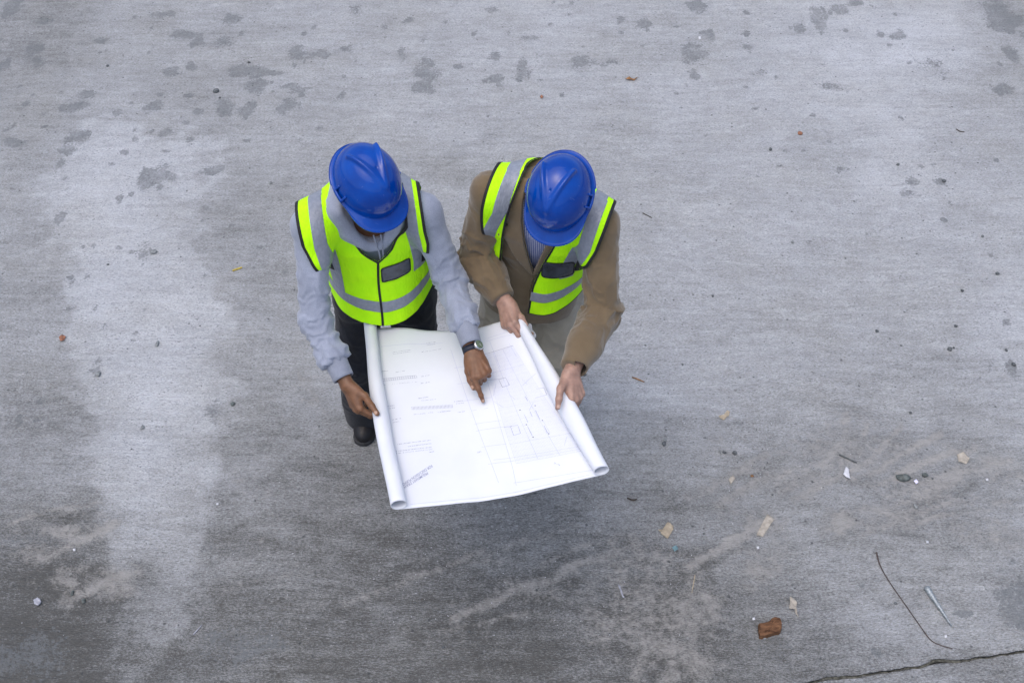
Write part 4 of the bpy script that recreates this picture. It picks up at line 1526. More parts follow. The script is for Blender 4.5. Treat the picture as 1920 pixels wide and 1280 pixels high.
for h, k, a, fw in zip(p1_hip, p1_knee, p1_ank, (A(-.10, -1, 0), A(.18, -1, 0))):
    (uv_, uf_), (sv_, sf_), (lv_, lf_) = shoe_mesh(a, fw)
    sh = obj('shoe', uv_, uf_, M_SHOE_D, person1)
    obj('sole', sv_, sf_, M_SOLE, sh)
    obj('laces', lv_, lf_, M_RIB, sh)

# ---- vest
VF1 = ([-.2, -.05, .05, .15, .25, .35, .45], [.165, .150, .120, .082, .044, .018, .006])
def vest1(P):
    d = T1.sdf(P, .016, smin_=-.16, front=VF1)
    for s in 'RL':
        c = cone(P, T1.world(.06 * (1 if s == 'L' else -1), -.02, .49)[0], p1_arm(s)[0] + A(0, 0, .004), .076, .0735)
        d = smin(d, c, .05)
    d = smin(d, hoodie1(P, True) - .010, .035)
    x, y, s = T1.local(P)
    d = d + .0035 * (ridged(fbm(np.stack([x * 16, y * 8, s * 5], 1), 2, 5)) - .5) * sstep(.45, .2, s)
    return d
v1 = Vest(person1, T1, vest1, A(-.84, 2.55, .74), A(-.08, 3.36, 1.62))
def arm_hole(x, s, ss, xr, xl):
    return np.where(x < 0, -x - np.interp(s, ss, xr), x - np.interp(s, ss, xl))
V1_AS = [.10, .225, .245, .275, .33, .41, .47, .53, .60]
V1_AR, V1_AL = [.40, .30, .200, .160, .170, .188, .212, .235, .24], [.40, .30, .200, .162, .166, .174, .178, .172, .17]
v1_arm = lambda x, y, s: arm_hole(x, s, V1_AS, V1_AR, V1_AL)
V1_VS = .352                       # bottom of the V
v1_xc = .002
def v1_hem_s(x, y, up=0.0):
    """the hem hangs level: its height as a trunk coordinate"""
    zz = .952 + up - .012 * np.sin((x + .05) * 14) + .022 * sstep(.0, .2, x) * (y > 0)
    return (zz - T1.o[2] - y * T1.f[2]) / T1.u[2]
v1_hem = lambda x, y, s: v1_hem_s(x, y) - s
def v1_neck(x, y, s):
    w_ = np.interp(s, [V1_VS - .05, V1_VS, .40, .48, .53, .62], [-.05, 0, .046, .086, .104, .11])
    front = w_ - np.abs(x - v1_xc)
    back = .088 - np.sqrt(x * x + (y + .03) ** 2) - .5 * np.maximum(.50 - s, 0)
    return np.where(y > -.01, np.maximum(front, np.where(s > .44, back, -1)), np.where(s > .44, back, -1))
v1.cut(v1_hem); v1.cut(v1_arm); v1.cut(v1_neck)
v1.finish(3)
# reflective tapes: two braces over the shoulders, one belt
v1_bx = lambda s, y, side: side * np.where(y > 0, np.interp(s, [-.05, .10, .30, .42, .52], [.134, .140, .150, .158, .174] if side < 0 else [.140, .142, .146, .134, .125]), np.interp(s, [0, .3, .5], [.09, .12, .172 if side < 0 else .125]))
V1_BELT = .02
def v1_brace(side):
    return lambda x, y, s: np.abs(x - v1_bx(s, y, side)) - .0215
v1_belt_s = lambda x, y: v1_hem_s(x, y, .085)
v1.patch('reflective_brace', [v1_brace(-1), lambda x, y, s: v1_belt_s(x, y) + .02 - s], M_TAPE)
v1.patch('reflective_brace', [v1_brace(1), lambda x, y, s: np.where(y > 0, .255, v1_belt_s(x, y) + .02) - s], M_TAPE)
v1.patch('reflective_belt', [lambda x, y, s: np.abs(s - v1_belt_s(x, y)) - .0245], M_TAPE, .0018)
for sd in (-1, 1):
    v1.patch('armhole_binding', [lambda x, y, s: -v1_arm(x, y, s) - .010, (lambda sd: lambda x, y, s: -sd * x)(sd)], M_BLACK, .0016, .003)
v1.patch('neck_binding', [lambda x, y, s: -v1_neck(x, y, s) - .0085, lambda x, y, s: V1_VS - .012 - s], M_BLACK, .0016, .003)
v1.patch('zip', [lambda x, y, s: np.abs(x - v1_xc - .004 * np.sin(s * 18)) - .0042, lambda x, y, s: -y, lambda x, y, s: s - V1_VS - .004], M_BLACK, .002, .0025)
def rrect(x0, x1, s0, s1, r=.008, slope=0.0):
    def fn(x, y, s):
        s = s - slope * (x - x0)
        qx, qs = np.abs(x - (x0 + x1) / 2) - (x1 - x0) / 2 + r, np.abs(s - (s0 + s1) / 2) - (s1 - s0) / 2 + r
        return np.sqrt(np.maximum(qx, 0) ** 2 + np.maximum(qs, 0) ** 2) + np.minimum(np.maximum(qx, qs), 0) - r
    return fn
frontside = lambda x, y, s: -y + .02
win = rrect(.012, .110, .262, .322, .008, .12)
v1.patch('badge_pocket', [frontside, win], M_WINDOW, .0035, .002)
v1.patch('pocket_rim', [frontside, lambda x, y, s: win(x, y, s) - .0035, lambda x, y, s: -win(x, y, s)], M_BLACK, .0042, .002)
pk = rrect(.030, .130, -.035, -.003, .006, .12)
v1.patch('pocket_seam', [frontside, lambda x, y, s: np.abs(pk(x, y, s)) - .0014], M_SEAM, .001, .001)

# ---- hands: the right one grips the roll, the left one points
hR = hand_mesh('R', p1_wrR, world_at(673, 770, .935) - p1_wrR, A(-.86, -.15, .45),
               [(38, 62, 45), (42, 66, 48), (46, 68, 48), (50, 70, 48)], (6, 2, -2, -6),
               [(.020, .018, -.008), world_at(684, 742, .990), world_at(697, 761, .990), world_at(707, 775, .984), (.6, .2, .6)], p1_elR, 1.0)
p1_tip = paper_flat(*[A(q) for q in paper_uv([(905, 755)])[0]])[0]
hL = hand_mesh('L', p1_wrL, world_at(903, 706, 1.030) - p1_wrL, A(.10, -.35, .93),
               [(24, 12, 8), (82, 88, 55), (86, 90, 55), (84, 88, 52)], (-9, -3, -2, -4),
               [(.020, .018, -.008), world_at(878, 696, 1.020), world_at(882, 713, 1.008), world_at(888, 727, .998), (1, 0, .6)], p1_elL, 1.0)
print('index tip should be at', p1_tip)
hd, hf, hat_ = head_mesh(p1_head, p1_ax, T1.world(0, -.005, .47)[0], beard=.8)
def trunk1(P):
    d = T1.sdf(P, -.022, smin_=-.06)
    for s in 'RL':
        pts = p1_arm(s)
        d = smin(d, chain(P, [pts[0], pts[1], pts[2] - unit(pts[2] - pts[1]) * .08], (.05, .038, .028), .03), .03)
    for h, k, a in zip(p1_hip, p1_knee, p1_ank):
        d = smin(d, chain(P, [h, k, a], (.078, .05, .038), .03), .03)
    return d
tv, tf = mesh_sdf(trunk1, A(-.80, 2.5, .0), A(-.05, 3.4, 1.6), .012)
body1 = body_object(person1, [(tv, tf, {}), (hd, hf, hat_), (hR[0], hR[1], dict(nail=hR[2], crease=hR[3])), (hL[0], hL[1], dict(nail=hL[2], crease=hL[3]))], M_SKIN1)
hv, hf2 = hair_mesh(p1_head, p1_ax)
obj('hair', hv, hf2, M_HAIR, person1)
hard_hat('blue hard hat with long peak on the person in the grey hoodie', p1_head + p1_ax[2] * .040 + p1_ax[1] * .002, p1_ax, 1)

# ---- wristwatch on the left wrist
def wristwatch():
    dv = unit(p1_wrL - p1_elL)
    M = hL[4]
    c = p1_wrL - dv * .012
    u, v = unit(M[0] - dv * (M[0] @ dv)), None
    v = np.cross(dv, u)
    v = v if v @ M[2] > 0 else -v
    ang = np.linspace(0, 2 * math.pi, 48, endpoint=False)
    rows = []
    for t, r in [(-.010, .0), (-.010, .002), (.010, .002), (.010, .0)]:
        rows.append(c + dv * t + ((.0335 + r) * np.cos(ang))[:, None] * u + ((.0245 + r) * np.sin(ang))[:, None] * v)
    Vw = np.concatenate(rows); k = np.arange(48)
    Fw = np.concatenate([np.stack([i * 48 + k, i * 48 + (k + 1) % 48, (i + 1) * 48 + (k + 1) % 48, (i + 1) * 48 + k], 1) for i in range(3)])
    w0 = obj('wristwatch', Vw, Fw, M_STRAP, person1)
    # the case sits on the back of the wrist towards the little finger
    nrm = unit(v * .80 - u * .60)
    e1 = dv; e2 = np.cross(nrm, dv)
    cc = c + nrm * .0335 * .92
    def disc(r0, z0, r1, z1, n=32):
        a = np.linspace(0, 2 * math.pi, n, endpoint=False)
        ring = lambda r, z: cc + nrm * z + r * (np.cos(a)[:, None] * e1 + np.sin(a)[:, None] * e2)
        V = np.concatenate([ring(r0, z0), ring(r1, z1)])
        F = [(i, (i + 1) % n, n + (i + 1) % n, n + i) for i in range(n)] + [tuple(range(n, 2 * n)), tuple(range(n))[::-1]]
        return V, F
    v_, f_ = join([disc(.0185, -.004, .0195, .003), disc(.0195, .003, .0175, .006)])
    obj('watch_case', v_, f_, M_STEEL, w0, flat=True)
    v_, f_ = disc(.0150, .0061, .0148, .0066)
    obj('watch_dial', v_, f_, M_DIAL, w0, flat=True)
    hands_ = []
    for an, L in ((.6, .011), (2.4, .008)):
        d2 = math.cos(an) * e1 + math.sin(an) * e2
        hands_.append(tube([cc + nrm * .0074, cc + nrm * .0074 + d2 * L], .0006, 5))
    v_, f_ = join(hands_)
    obj('watch_hands', v_, f_, M_STEEL, w0)
M_STRAP = plain('dark_watch_strap', (.010, .014, .028), .55, .3, 200, .0005)
M_STEEL = plain('brushed_steel', (.55, .56, .58), .28, .1, 200, 0, .5, 1.0)
M_DIAL = plain('green_watch_dial', (.10, .13, .07), .15, .2, 100, 0, .6)
wristwatch()
# ------------------------------------------------------------------ person in the tan blazer
p2_pelvis, p2_neck = A(.085, 3.140, .95), A(.122, 2.945, 1.500)
p2_shR, p2_elR, p2_wrR = A(-.072, 2.985, 1.440), A(-.128, 2.985, 1.155), world_at(946, 566, 1.095)
p2_shL, p2_elL, p2_wrL = A(.290, 2.865, 1.395), A(.308, 2.735, 1.120), world_at(1071, 697, 1.095)
p2_head = A(.160, 2.800, 1.578)
p2_ax = head_axes(A(-.25, -.64, -.72))
T2 = Torso(p2_pelvis, p2_neck, (1, -.10, 0), p2_shL - p2_shR,
           [(-.22, .190, .140, .0), (-.08, .184, .136, .0), (.02, .176, .128, .0), (.14, .168, .122, .006), (.28, .174, .122, .010), (.38, .174, .116, .006), (.46, .150, .098, -.004), (.53, .090, .072, -.012), (.58, .060, .055, -.012)], hunch=-.02)
person2 = thing('person', 'person in tan blazer and pale trousers gripping the rolled edge with both hands', 'person', (.08, 3.24, 0), 'people in hard hats')

M_BLAZ = fabric('tan_brushed_cotton', (.156, .114, .067), (.127, .092, .054), 800, .92, .0006, 14, .35)
M_CHINO = fabric('pale_chino', (.33, .30, .245), (.28, .255, .21), 900, .9, .0005, 12, .15)
M_SHOE_B = plain('brown_shoe_leather', (.055, .035, .022), .45, .3, 60, .001)
M_SKIN2 = skin_mat('tan_skin', (.335, .205, .158), (.40, .18, .15), (.50, .34, .28), (.014, .011, .009))
def shirt_mat():
    m = NT('blue_check_shirt', .85, .2)
    o = m.obj()
    def stripes(rot):
        w_ = m.n('TexWave', wave_type='BANDS', bands_direction='X')
        m.l(m.map(rot=(0, 0, 0), scale=(1, 1, 1) if rot == 0 else (1, 1, 1)), w_.inputs['Vector'])
        w_.bands_direction = 'X' if rot == 0 else 'Z'
        w_.inputs['Scale'].default_value = 48
        return m.ramp(w_.outputs['Fac'], .55, .75)
    g = m.math('MAXIMUM', stripes(0), stripes(1))
    m.col(m.mix(g, (.62, .65, .74), (.06, .09, .30)))
    m.bump(m.noise(900, detail=1), .0004, .4)
    return m.m
M_SHIRT = shirt_mat()

def p2_arm(side):
    return [p2_shR, p2_elR, p2_wrR] if side == 'R' else [p2_shL, p2_elL, p2_wrL]
SL2 = {s: sub_arm(p2_arm(s), (.12, .012)) for s in 'RL'}
SR2 = (.064, .061, .056, .045)
def shirt2(P):
    d = T2.sdf(P, -.006, smin_=.10, smax_=.54)
    c = None
    for k in range(13):
        pass
    ring = []
    for k in range(13):
        a = 2 * math.pi * k / 12
        ring.append(T2.world(.066 * math.sin(a), -.005 - .070 * math.cos(a), .545 - .040 * (1 - math.cos(a)) * .5)[0])
    d = smin(d, chain(P, ring, [.016] * 13, .006), .012)
    return smax(d, -cone(P, T2.world(0, .012, .47)[0], p2_head, .056, .064), .006)
V, F = mesh_sdf(shirt2, A(-.14, 2.66, .98), A(.40, 3.2, 1.64), .0056)
obj('shirt', smooth(V, F, 2, .5), F, M_SHIRT, person2)
for q in (.455, .40):
    b0 = T2.world(-.004, .0, q)[0]
    yb = np.interp(q, T2.st[:, 0], T2.st[:, 2]) + np.interp(q, T2.st[:, 0], T2.st[:, 3]) - .004
    c0 = T2.world(-.008, yb, q)[0]
    v, f = tube([c0, c0 + T2.f * .004], [.0055, .005], 12)
    obj('shirt_button', v, f, M_TAPE, bpy.data.objects['shirt'])

VFB = ([-.3, -.1, .05, .15, .25, .35], [.06, .045, .030, .018, .008, .0])
def blazer2(P, core=False):
    d = T2.sdf(P, .010, smin_=-.21, front=VFB)
    for s in 'RL':
        c = cone(P, T2.world(.06 * (1 if s == 'L' else -1), -.02, .49)[0], p2_arm(s)[0], .064, .064)
        d = smin(d, c, .045)
    for s in 'RL':
        if core:
            d = smin(d, cone(P, SL2[s][0], SL2[s][0] + (SL2[s][1] - SL2[s][0]) * .32, SR2[0], SR2[0] * .98), .055)
        else:
            d = smin(d, sleeve_sdf(P, SL2[s], SR2, .0), .004 + .026 * sstep(.28, .10, arm_param(P, SL2[s])[1]))
    return d
def collar2(P):
    ring = []
    for k in range(15):
        a = R(-128) + R(256) * k / 14
        c_ = math.cos(a)
        ring.append(T2.world(.098 * math.sin(a), -.012 - .090 * c_, .545 - .050 * (1 - c_) * .5 - .02 * sstep(.2, .6, -c_))[0])
    d = chain(P, ring, [.014] + [.025] * 13 + [.014], .008)
    return smax(d, -cone(P, T2.world(0, .020, .44)[0], p2_head, .062, .085), .006)
def blazer_V(x, y, s):
    w_ = np.interp(s, [.10, .215, .30, .40, .47, .53, .62], [-.10, 0, .020, .042, .060, .070, .07])
    return np.where(y > .0, w_ - np.abs(x - .004), np.where(s > .50, .066 - np.sqrt(x * x + (y + .01) ** 2), -1))
V, F = mesh_sdf(blazer2, A(-.28, 2.48, .66), A(.46, 3.38, 1.64), .0056)
V = smooth(V, F, 2, .5)
for s in 'RL':
    V = sleeve_folds(V, F, SL2[s], ([0, .10, .22, .31, .42, .50, .58], [.003, .005, .012, .019, .010, .0, .0]), .09, 15, 31 if s == 'R' else 37, .55)
V = smooth(V, F, 1, .2)
x, y, s = T2.local(V)
V2, F2 = clip(V, tris(F), blazer_V(x, y, s))
x, y, s = T2.local(V2)
# open under the front skirts, so that the tails hang as cloth
V2, F2 = clip(V2, F2, (.79 - T2.o[2] - y * T2.f[2]) / T2.u[2] - s)
blazer = obj('blazer', V2, F2, M_BLAZ, person2, solid=.0035)
BN = normals(V2, F2)
def blazer_patch(name, fns, mat, lift, thick):
    V_, F_ = V2 + BN * lift, F2
    for fn in fns:
        x, y, s = T2.local(V_)
        V_, F_ = clip(V_, F_, fn(x, y, s))
        if not len(F_):
            print('EMPTY', name); return None
    return obj(name, V_, F_, mat, blazer, solid=thick, offset=0)
V_, F_ = mesh_sdf(collar2, A(-.10, 2.68, 1.30), A(.36, 3.20, 1.64), .005)
obj('collar', smooth(V_, F_, 2, .5), F_, M_BLAZ, blazer)
def lapel(side):
    def fn(x, y, s):
        xx = side * (x - .004)
        w_ = np.interp(s, [.10, .215, .30, .40, .47, .53], [-.10, 0, .020, .042, .060, .070])
        o_ = w_ + np.interp(s, [.20, .215, .30, .392, .40, .424, .43, .50, .54], [0, .008, .052, .088, .086, .050, .066, .052, .03])
        return np.maximum(xx - o_, -xx)
    return fn
for sd in (1, -1):
    blazer_patch('lapel', [lambda x, y, s: -y + .005, lambda x, y, s: .205 - s, lambda x, y, s: y - .165, lapel(sd)], M_BLAZ, .0120, .0060)
# front edge of the left side over the right, with buttons and holes
blazer_patch('front_edge', [lambda x, y, s: -y + .01, lambda x, y, s: np.abs(x + .010 - .15 * np.maximum(s - .1, 0) + .00 * s) - .0022, lambda x, y, s: s - .185, lambda x, y, s: -.19 - s], M_BLAZ, .003, .003)
M_BUTTON = plain('dark_horn_button', (.035, .024, .016), .35, .3, 90)
for q in (.145, .05):
    yb = np.interp(q, T2.st[:, 0], T2.st[:, 2]) + np.interp(q, T2.st[:, 0], T2.st[:, 3]) + .012
    c0 = T2.world(-.018, yb, q)[0]
    v, f = tube([c0 - T2.f * .002, c0 + T2.f * .004], [.0105, .0098], 16)
    obj('button', v, f, M_BUTTON, blazer)

# trousers
p2_hip = [A(-.005, 3.155, .91), A(.175, 3.145, .91)]
p2_knee = [A(-.060, 3.16, .50), A(.185, 3.10, .50)]
p2_ank = [A(-.06, 3.29, .10), A(.19, 3.23, .10)]
def chino2(P):
    d = T2.sdf(P, -.006, smin_=-.14, smax_=.05)
    for h, k, a in zip(p2_hip, p2_knee, p2_ank):
        d = smin(d, chain(P, [h + A(0, .01, 0), k, a + A(0, 0, -.03)], (.104, .086, .078), .05), .05)
    return smax(d, .04 - P[:, 2], .004)
V, F = mesh_sdf(chino2, A(-.26, 2.88, .03), A(.42, 3.46, 1.08), .0075)
V = smooth(V, F, 2, .5)
for h, k, a, sd in zip(p2_hip, p2_knee, p2_ank, (5, 6)):
    V = sleeve_folds(V, F, [h, k, a], ([0, .15, .30, .42, .62, .8, .86], [.004, .010, .014, .012, .006, .018, .012]), .12, 11, sd + 50, .86)
obj('trousers', V, F, M_CHINO, person2)
for a, fw in zip(p2_ank, (A(-.15, -1, 0), A(.12, -1, 0))):
    (uv_, uf_), (sv_, sf_), (lv_, lf_) = shoe_mesh(a, fw)
    sh = obj('shoe', uv_, uf_, M_SHOE_B, person2)
    obj('sole', sv_, sf_, M_SOLE, sh)
    obj('laces', lv_, lf_, M_BLACK, sh)

# ---- vest, hanging open
VF2 = ([-.2, -.05, .05, .15, .25, .35, .45], [.165, .150, .115, .075, .040, .016, .006])
def vest2(P):
    d = T2.sdf(P, .022, smin_=-.16, front=VF2)
    for s in 'RL':
        c = cone(P, T2.world(.06 * (1 if s == 'L' else -1), -.02, .49)[0], p2_arm(s)[0] + A(0, 0, .004), .080, .0775)
        d = smin(d, c, .045)
    d = smin(d, blazer2(P, True) - .014, .035)
    x, y, s = T2.local(P)
    return d + .0035 * (ridged(fbm(np.stack([x * 16, y * 8, s * 5], 1), 2, 8)) - .5) * sstep(.45, .2, s)
v2 = Vest(person2, T2, vest2, A(-.30, 2.55, .72), A(.48, 3.40, 1.64))
V2_AS = [.10, .225, .245, .275, .33, .41, .47, .53, .60]
V2_AR, V2_AL = [.40, .30, .200, .168, .168, .176, .184, .188, .19], [.40, .30, .200, .160, .166, .184, .210, .225, .23]
v2_arm = lambda x, y, s: arm_hole(x, s, V2_AS, V2_AR, V2_AL)
def v2_hem_s(x, y, up=0.0):
    zz = .950 + up - .008 * np.sin(x * 20) + .030 * sstep(.02, .2, x) * (y > 0)
    return (zz - T2.o[2] - y * T2.f[2]) / T2.u[2]
v2_hem = lambda x, y, s: v2_hem_s(x, y) - s
V2_LX = ([-.10, .0, .10, .20, .30, .40, .47, .53, .6], [-.016, -.014, -.006, .008, .036, .066, .084, .092, .09])       # left panel edge (image right)
V2_RX = ([-.10, .0, .10, .20, .30, .40, .47, .53, .6], [-.132, -.128, -.122, -.114, -.108, -.104, -.100, -.096, -.09])
def v2_open(x, y, s):
    front = np.minimum(np.interp(s, *V2_LX) - x, x - np.interp(s, *V2_RX))
    back = .090 - np.sqrt(x * x + (y + .03) ** 2) - .5 * np.maximum(.50 - s, 0)
    return np.where(y > -.01, np.maximum(front, np.where(s > .44, back, -1)), np.where(s > .44, back, -1))
v2.cut(v2_hem); v2.cut(v2_arm); v2.cut(v2_open)
v2.finish(4)
v2_bx = lambda s, y, side: side * np.where(y > 0, np.interp(s, [-.05, .10, .30, .42, .52], [.185, .180, .170, .150, .125] if side < 0 else [.120, .122, .126, .155, .180]), np.interp(s, [0, .3, .5], [.09, .12, .128 if side < 0 else .176]))
v2_belt_s = lambda x, y: v2_hem_s(x, y, .080)
for sd in (-1, 1):
    v2.patch('reflective_brace', [(lambda sd: lambda x, y, s: np.abs(x - v2_bx(s, y, sd)) - .0225)(sd), (lambda sd: lambda x, y, s: np.where((y > 0) & (sd > 0), .245, v2_belt_s(x, y) + .015) - s)(sd)], M_TAPE)
v2.patch('reflective_belt', [lambda x, y, s: np.abs(s - v2_belt_s(x, y)) - .0225], M_TAPE, .0018)
for sd in (-1, 1):
    v2.patch('armhole_binding', [lambda x, y, s: -v2_arm(x, y, s) - .010, (lambda sd: lambda x, y, s: -sd * x)(sd)], M_BLACK, .0016, .003)
v2.patch('front_binding', [lambda x, y, s: -v2_open(x, y, s) - .007], M_BLACK, .0016, .003)
v2.patch('hem_binding', [lambda x, y, s: -v2_hem(x, y, s) - .003], M_BLACK, .001, .003)
win2 = rrect(.044, .148, .262, .338, .012, -.02)
v2.patch('badge_pocket', [frontside, win2], M_WINDOW, .0035, .002)
v2.patch('pocket_rim', [frontside, lambda x, y, s: win2(x, y, s) - .0035, lambda x, y, s: -win2(x, y, s)], M_BLACK, .0042, .002)
pk2 = rrect(.055, .150, -.045, .005, .004, .10)
v2.patch('pocket_seam', [frontside, lambda x, y, s: np.abs(pk2(x, y, s)) - .0014], M_SEAM, .001, .001)

# ---- hands: both hold the right-hand roll
h2R = hand_mesh('R', p2_wrR, world_at(957, 612, 1.060) - p2_wrR, A(-.72, -.10, .68),
                [(30, 45, 25), (34, 48, 28), (38, 50, 30), (42, 52, 30)], (4, 1, -2, -5),
                [(.020, .018, -.008), world_at(966, 582, 1.085), world_at(978, 596, 1.078), world_at(986, 610, 1.066), (.3, .2, .8)], p2_elR, 1.0)
h2L = hand_mesh('L', p2_wrL, world_at(1080, 742, 1.045) - p2_wrL, A(.50, -.10, .86),
                [(34, 58, 42), (40, 62, 44), (44, 66, 46), (48, 68, 46)], (6, 2, -2, -6),
                [(.020, .018, -.008), world_at(1051, 728, 1.090), world_at(1048, 748, 1.078), world_at(1046, 763, 1.062), (0, .2, 1)], p2_elL, 1.0)
hd, hf, hat_ = head_mesh(p2_head, p2_ax, T2.world(0, -.005, .47)[0], beard=.15)
def trunk2(P):
    d = T2.sdf(P, -.022, smin_=-.06)
    for s in 'RL':
        pts = p2_arm(s)
        d = smin(d, chain(P, [pts[0], pts[1], pts[2] - unit(pts[2] - pts[1]) * .08], (.05, .038, .028), .03), .03)
    for h, k, a in zip(p2_hip, p2_knee, p2_ank):
        d = smin(d, chain(P, [h, k, a], (.078, .05, .038), .03), .03)
    return d
tv, tf = mesh_sdf(trunk2, A(-.25, 2.5, .0), A(.45, 3.45, 1.6), .012)
body2 = body_object(person2, [(tv, tf, {}), (hd, hf, hat_), (h2R[0], h2R[1], dict(nail=h2R[2], crease=h2R[3])), (h2L[0], h2L[1], dict(nail=h2L[2], crease=h2L[3]))], M_SKIN2)
hv, hf2 = hair_mesh(p2_head, p2_ax)
obj('hair', hv, hf2, M_HAIR, person2)
hard_hat('blue hard hat on the person in the tan blazer', p2_head + p2_ax[2] * .040 + p2_ax[1] * .002, p2_ax, 2)
# ------------------------------------------------------------------ litter on the slab
def ground_z(x, y):
    i, j = int(round((x - GX0) / GS)), int(round((y - GY0) / GS))
    return float(Zg[np.clip(i, 0, len(gx) - 1) * NYG + np.clip(j, 0, NYG - 1)])

def on_slab(px, py, lift=0.0):
    p = world_at(px, py, 0.0)
    return A(p[0], p[1], ground_z(p[0], p[1]) + lift)

def m_per_px(px, py):
    p = world_at(px, py, 0)
    return math.sqrt(p[0] ** 2 + p[1] ** 2 + CAM_H ** 2) / FPX

def ico(sub=2):
    import bmesh
    bm = bmesh.new()
    bmesh.ops.create_icosphere(bm, subdivisions=sub, radius=1)
    V = np.array([v.co[:] for v in bm.verts]); F = np.array([[v.index for v in f.verts] for f in bm.faces])
    bm.free()
    return V, F
ICO_V, ICO_F = ico(2)

def stone(name, label, cat, px, py, rx, ry, mat, group=None, h=.6, seed=0):
    k = m_per_px(px, py)
    c = on_slab(px, py)
    q = ICO_V.copy()
    # broken faces: push vertices back to a few random planes
    rg = np.random.default_rng(seed + int(px) * 7 + int(py))
    for _ in range(7):
        n = unit(rg.normal(size=3)); d = rg.uniform(.55, .85)
        t = q @ n
        q = q - np.outer(np.maximum(t - d, 0), n)
    q = q * (1 + .10 * vnoise(q * 3 + seed, 5))[:, None]
    q = q * A(rx * k, ry * k * 1.25, h * k * (rx + ry) / 2)
    a = rg.uniform(0, 6.28)
    V = q + c + A(0, 0, h * k * (rx + ry) / 2 * .55)
    o = obj(name, V, ICO_F, mat, flat=True)
    return tag(o, label, cat, group)

def scrap(name, label, cat, pts, mat, lift=.004, curl=.006, thick=.0012, group=None, seed=1, n=3):
    """a torn flat bit: outline in photo pixels, subdivided, gently buckled"""
    import bmesh
    P = [on_slab(x, y) for x, y in pts]
    bm = bmesh.new()
    vs_ = [bm.verts.new(tuple(p)) for p in P]
    f = bm.faces.new(vs_)
    bmesh.ops.triangulate(bm, faces=[f])
    for _ in range(n):
        bmesh.ops.subdivide_edges(bm, edges=bm.edges[:], cuts=1, use_grid_fill=True)
    bm.verts.ensure_lookup_table()
    V = np.array([v.co[:] for v in bm.verts]); F = [tuple(v.index for v in fc.verts) for fc in bm.faces]
    bm.normal_update()
    if np.mean([fc.normal.z for fc in bm.faces]) < 0:
        F = [f_[::-1] for f_ in F]
    bm.free()
    V[:, 2] = [ground_z(x, y) for x, y, _ in V]
    V[:, 2] += lift + curl * (.5 + .5 * vnoise(V * 30 + seed * 11, seed)) + curl * .4 * vnoise(V * 90, seed + 1)
    V[:, :2] += .0012 * np.stack([vnoise(V * 160, seed + 2), vnoise(V * 160 + 9, seed + 3)], 1)
    return tag(obj(name, V, F, mat, solid=thick), label, cat, group)

def stick(name, label, cat, pts, rad_px, mat, lift=.003, group=None, n=6):
    k = m_per_px(*pts[0])
    r = np.atleast_1d(np.asarray(rad_px, float)) * k
    P = catmull([on_slab(x, y, lift) for x, y in pts], n) if len(pts) > 2 else np.array([on_slab(pts[0][0] + (pts[1][0] - pts[0][0]) * t, pts[0][1] + (pts[1][1] - pts[0][1]) * t, lift) for t in np.linspace(0, 1, 7)])
    P[:, 2] = np.maximum(P[:, 2], P[:, 2].mean() - .001)
    rr = np.interp(np.linspace(0, 1, len(P)), np.linspace(0, 1, len(r)), r)
    V, F = tube(P, rr, 8)
    V = V + .15 * rr.mean() * np.stack([vnoise(V * 220, 3), vnoise(V * 220 + 4, 4), 0 * V[:, 0]], 1)
    return tag(obj(name, V, F, mat), label, cat, group)

M_STONE = plain('grey_stone', (.20, .215, .22), .85, .35, 90, .002)
M_STONE_D = plain('dark_stone', (.085, .094, .100), .75, .4, 90, .002)
M_STONE_G = plain('greenish_stone', (.075, .090, .088), .55, .4, 80, .002)
M_KRAFT = plain('torn_kraft_paper', (.34, .29, .215), .85, .2, 60, .001)
M_KRAFT2 = plain('pale_tan_paper', (.34, .31, .265), .85, .2, 60, .001)
M_WHITE = plain('white_scrap', (.55, .56, .60), .5, .1, 60, .0008)
M_LILAC = plain('lilac_white_scrap', (.66, .64, .82), .4, .1, 60, .0008)
M_BARK = NT('rotten_wood_chip', .9, .15)
_f = M_BARK.noise(50, M_BARK.map(scale=(.4, 1.6, 1)), 5, .7)
M_BARK.col(M_BARK.mix(M_BARK.ramp(_f, .3, .7), (.060, .030, .017), (.19, .10, .055)))
M_BARK.bump(_f, .006)
M_BARK = M_BARK.m
M_LEAF = plain('dry_brown_leaf', (.23, .115, .045), .75, .4, 80, .001)
M_LEAF2 = plain('dry_rust_leaf', (.22, .10, .06), .8, .4, 80, .001)
M_TWIG = plain('straw_twig', (.42, .33, .07), .75, .2, 120, .001)
M_TWIG_D = plain('dark_twig', (.045, .036, .030), .85, .3, 120, .001)
M_WIRE = plain('rusty_wire', (.060, .045, .042), .6, .4, 120, .0005)
M_METAL = plain('dull_metal', (.30, .33, .35), .5, .3, 150, .0006, .5, .6)
M_TEAL = plain('teal_plastic', (.14, .24, .27), .35, .2, 60)
M_GLASS = plain('grey_plastic', (.30, .31, .36), .3, .2, 60)

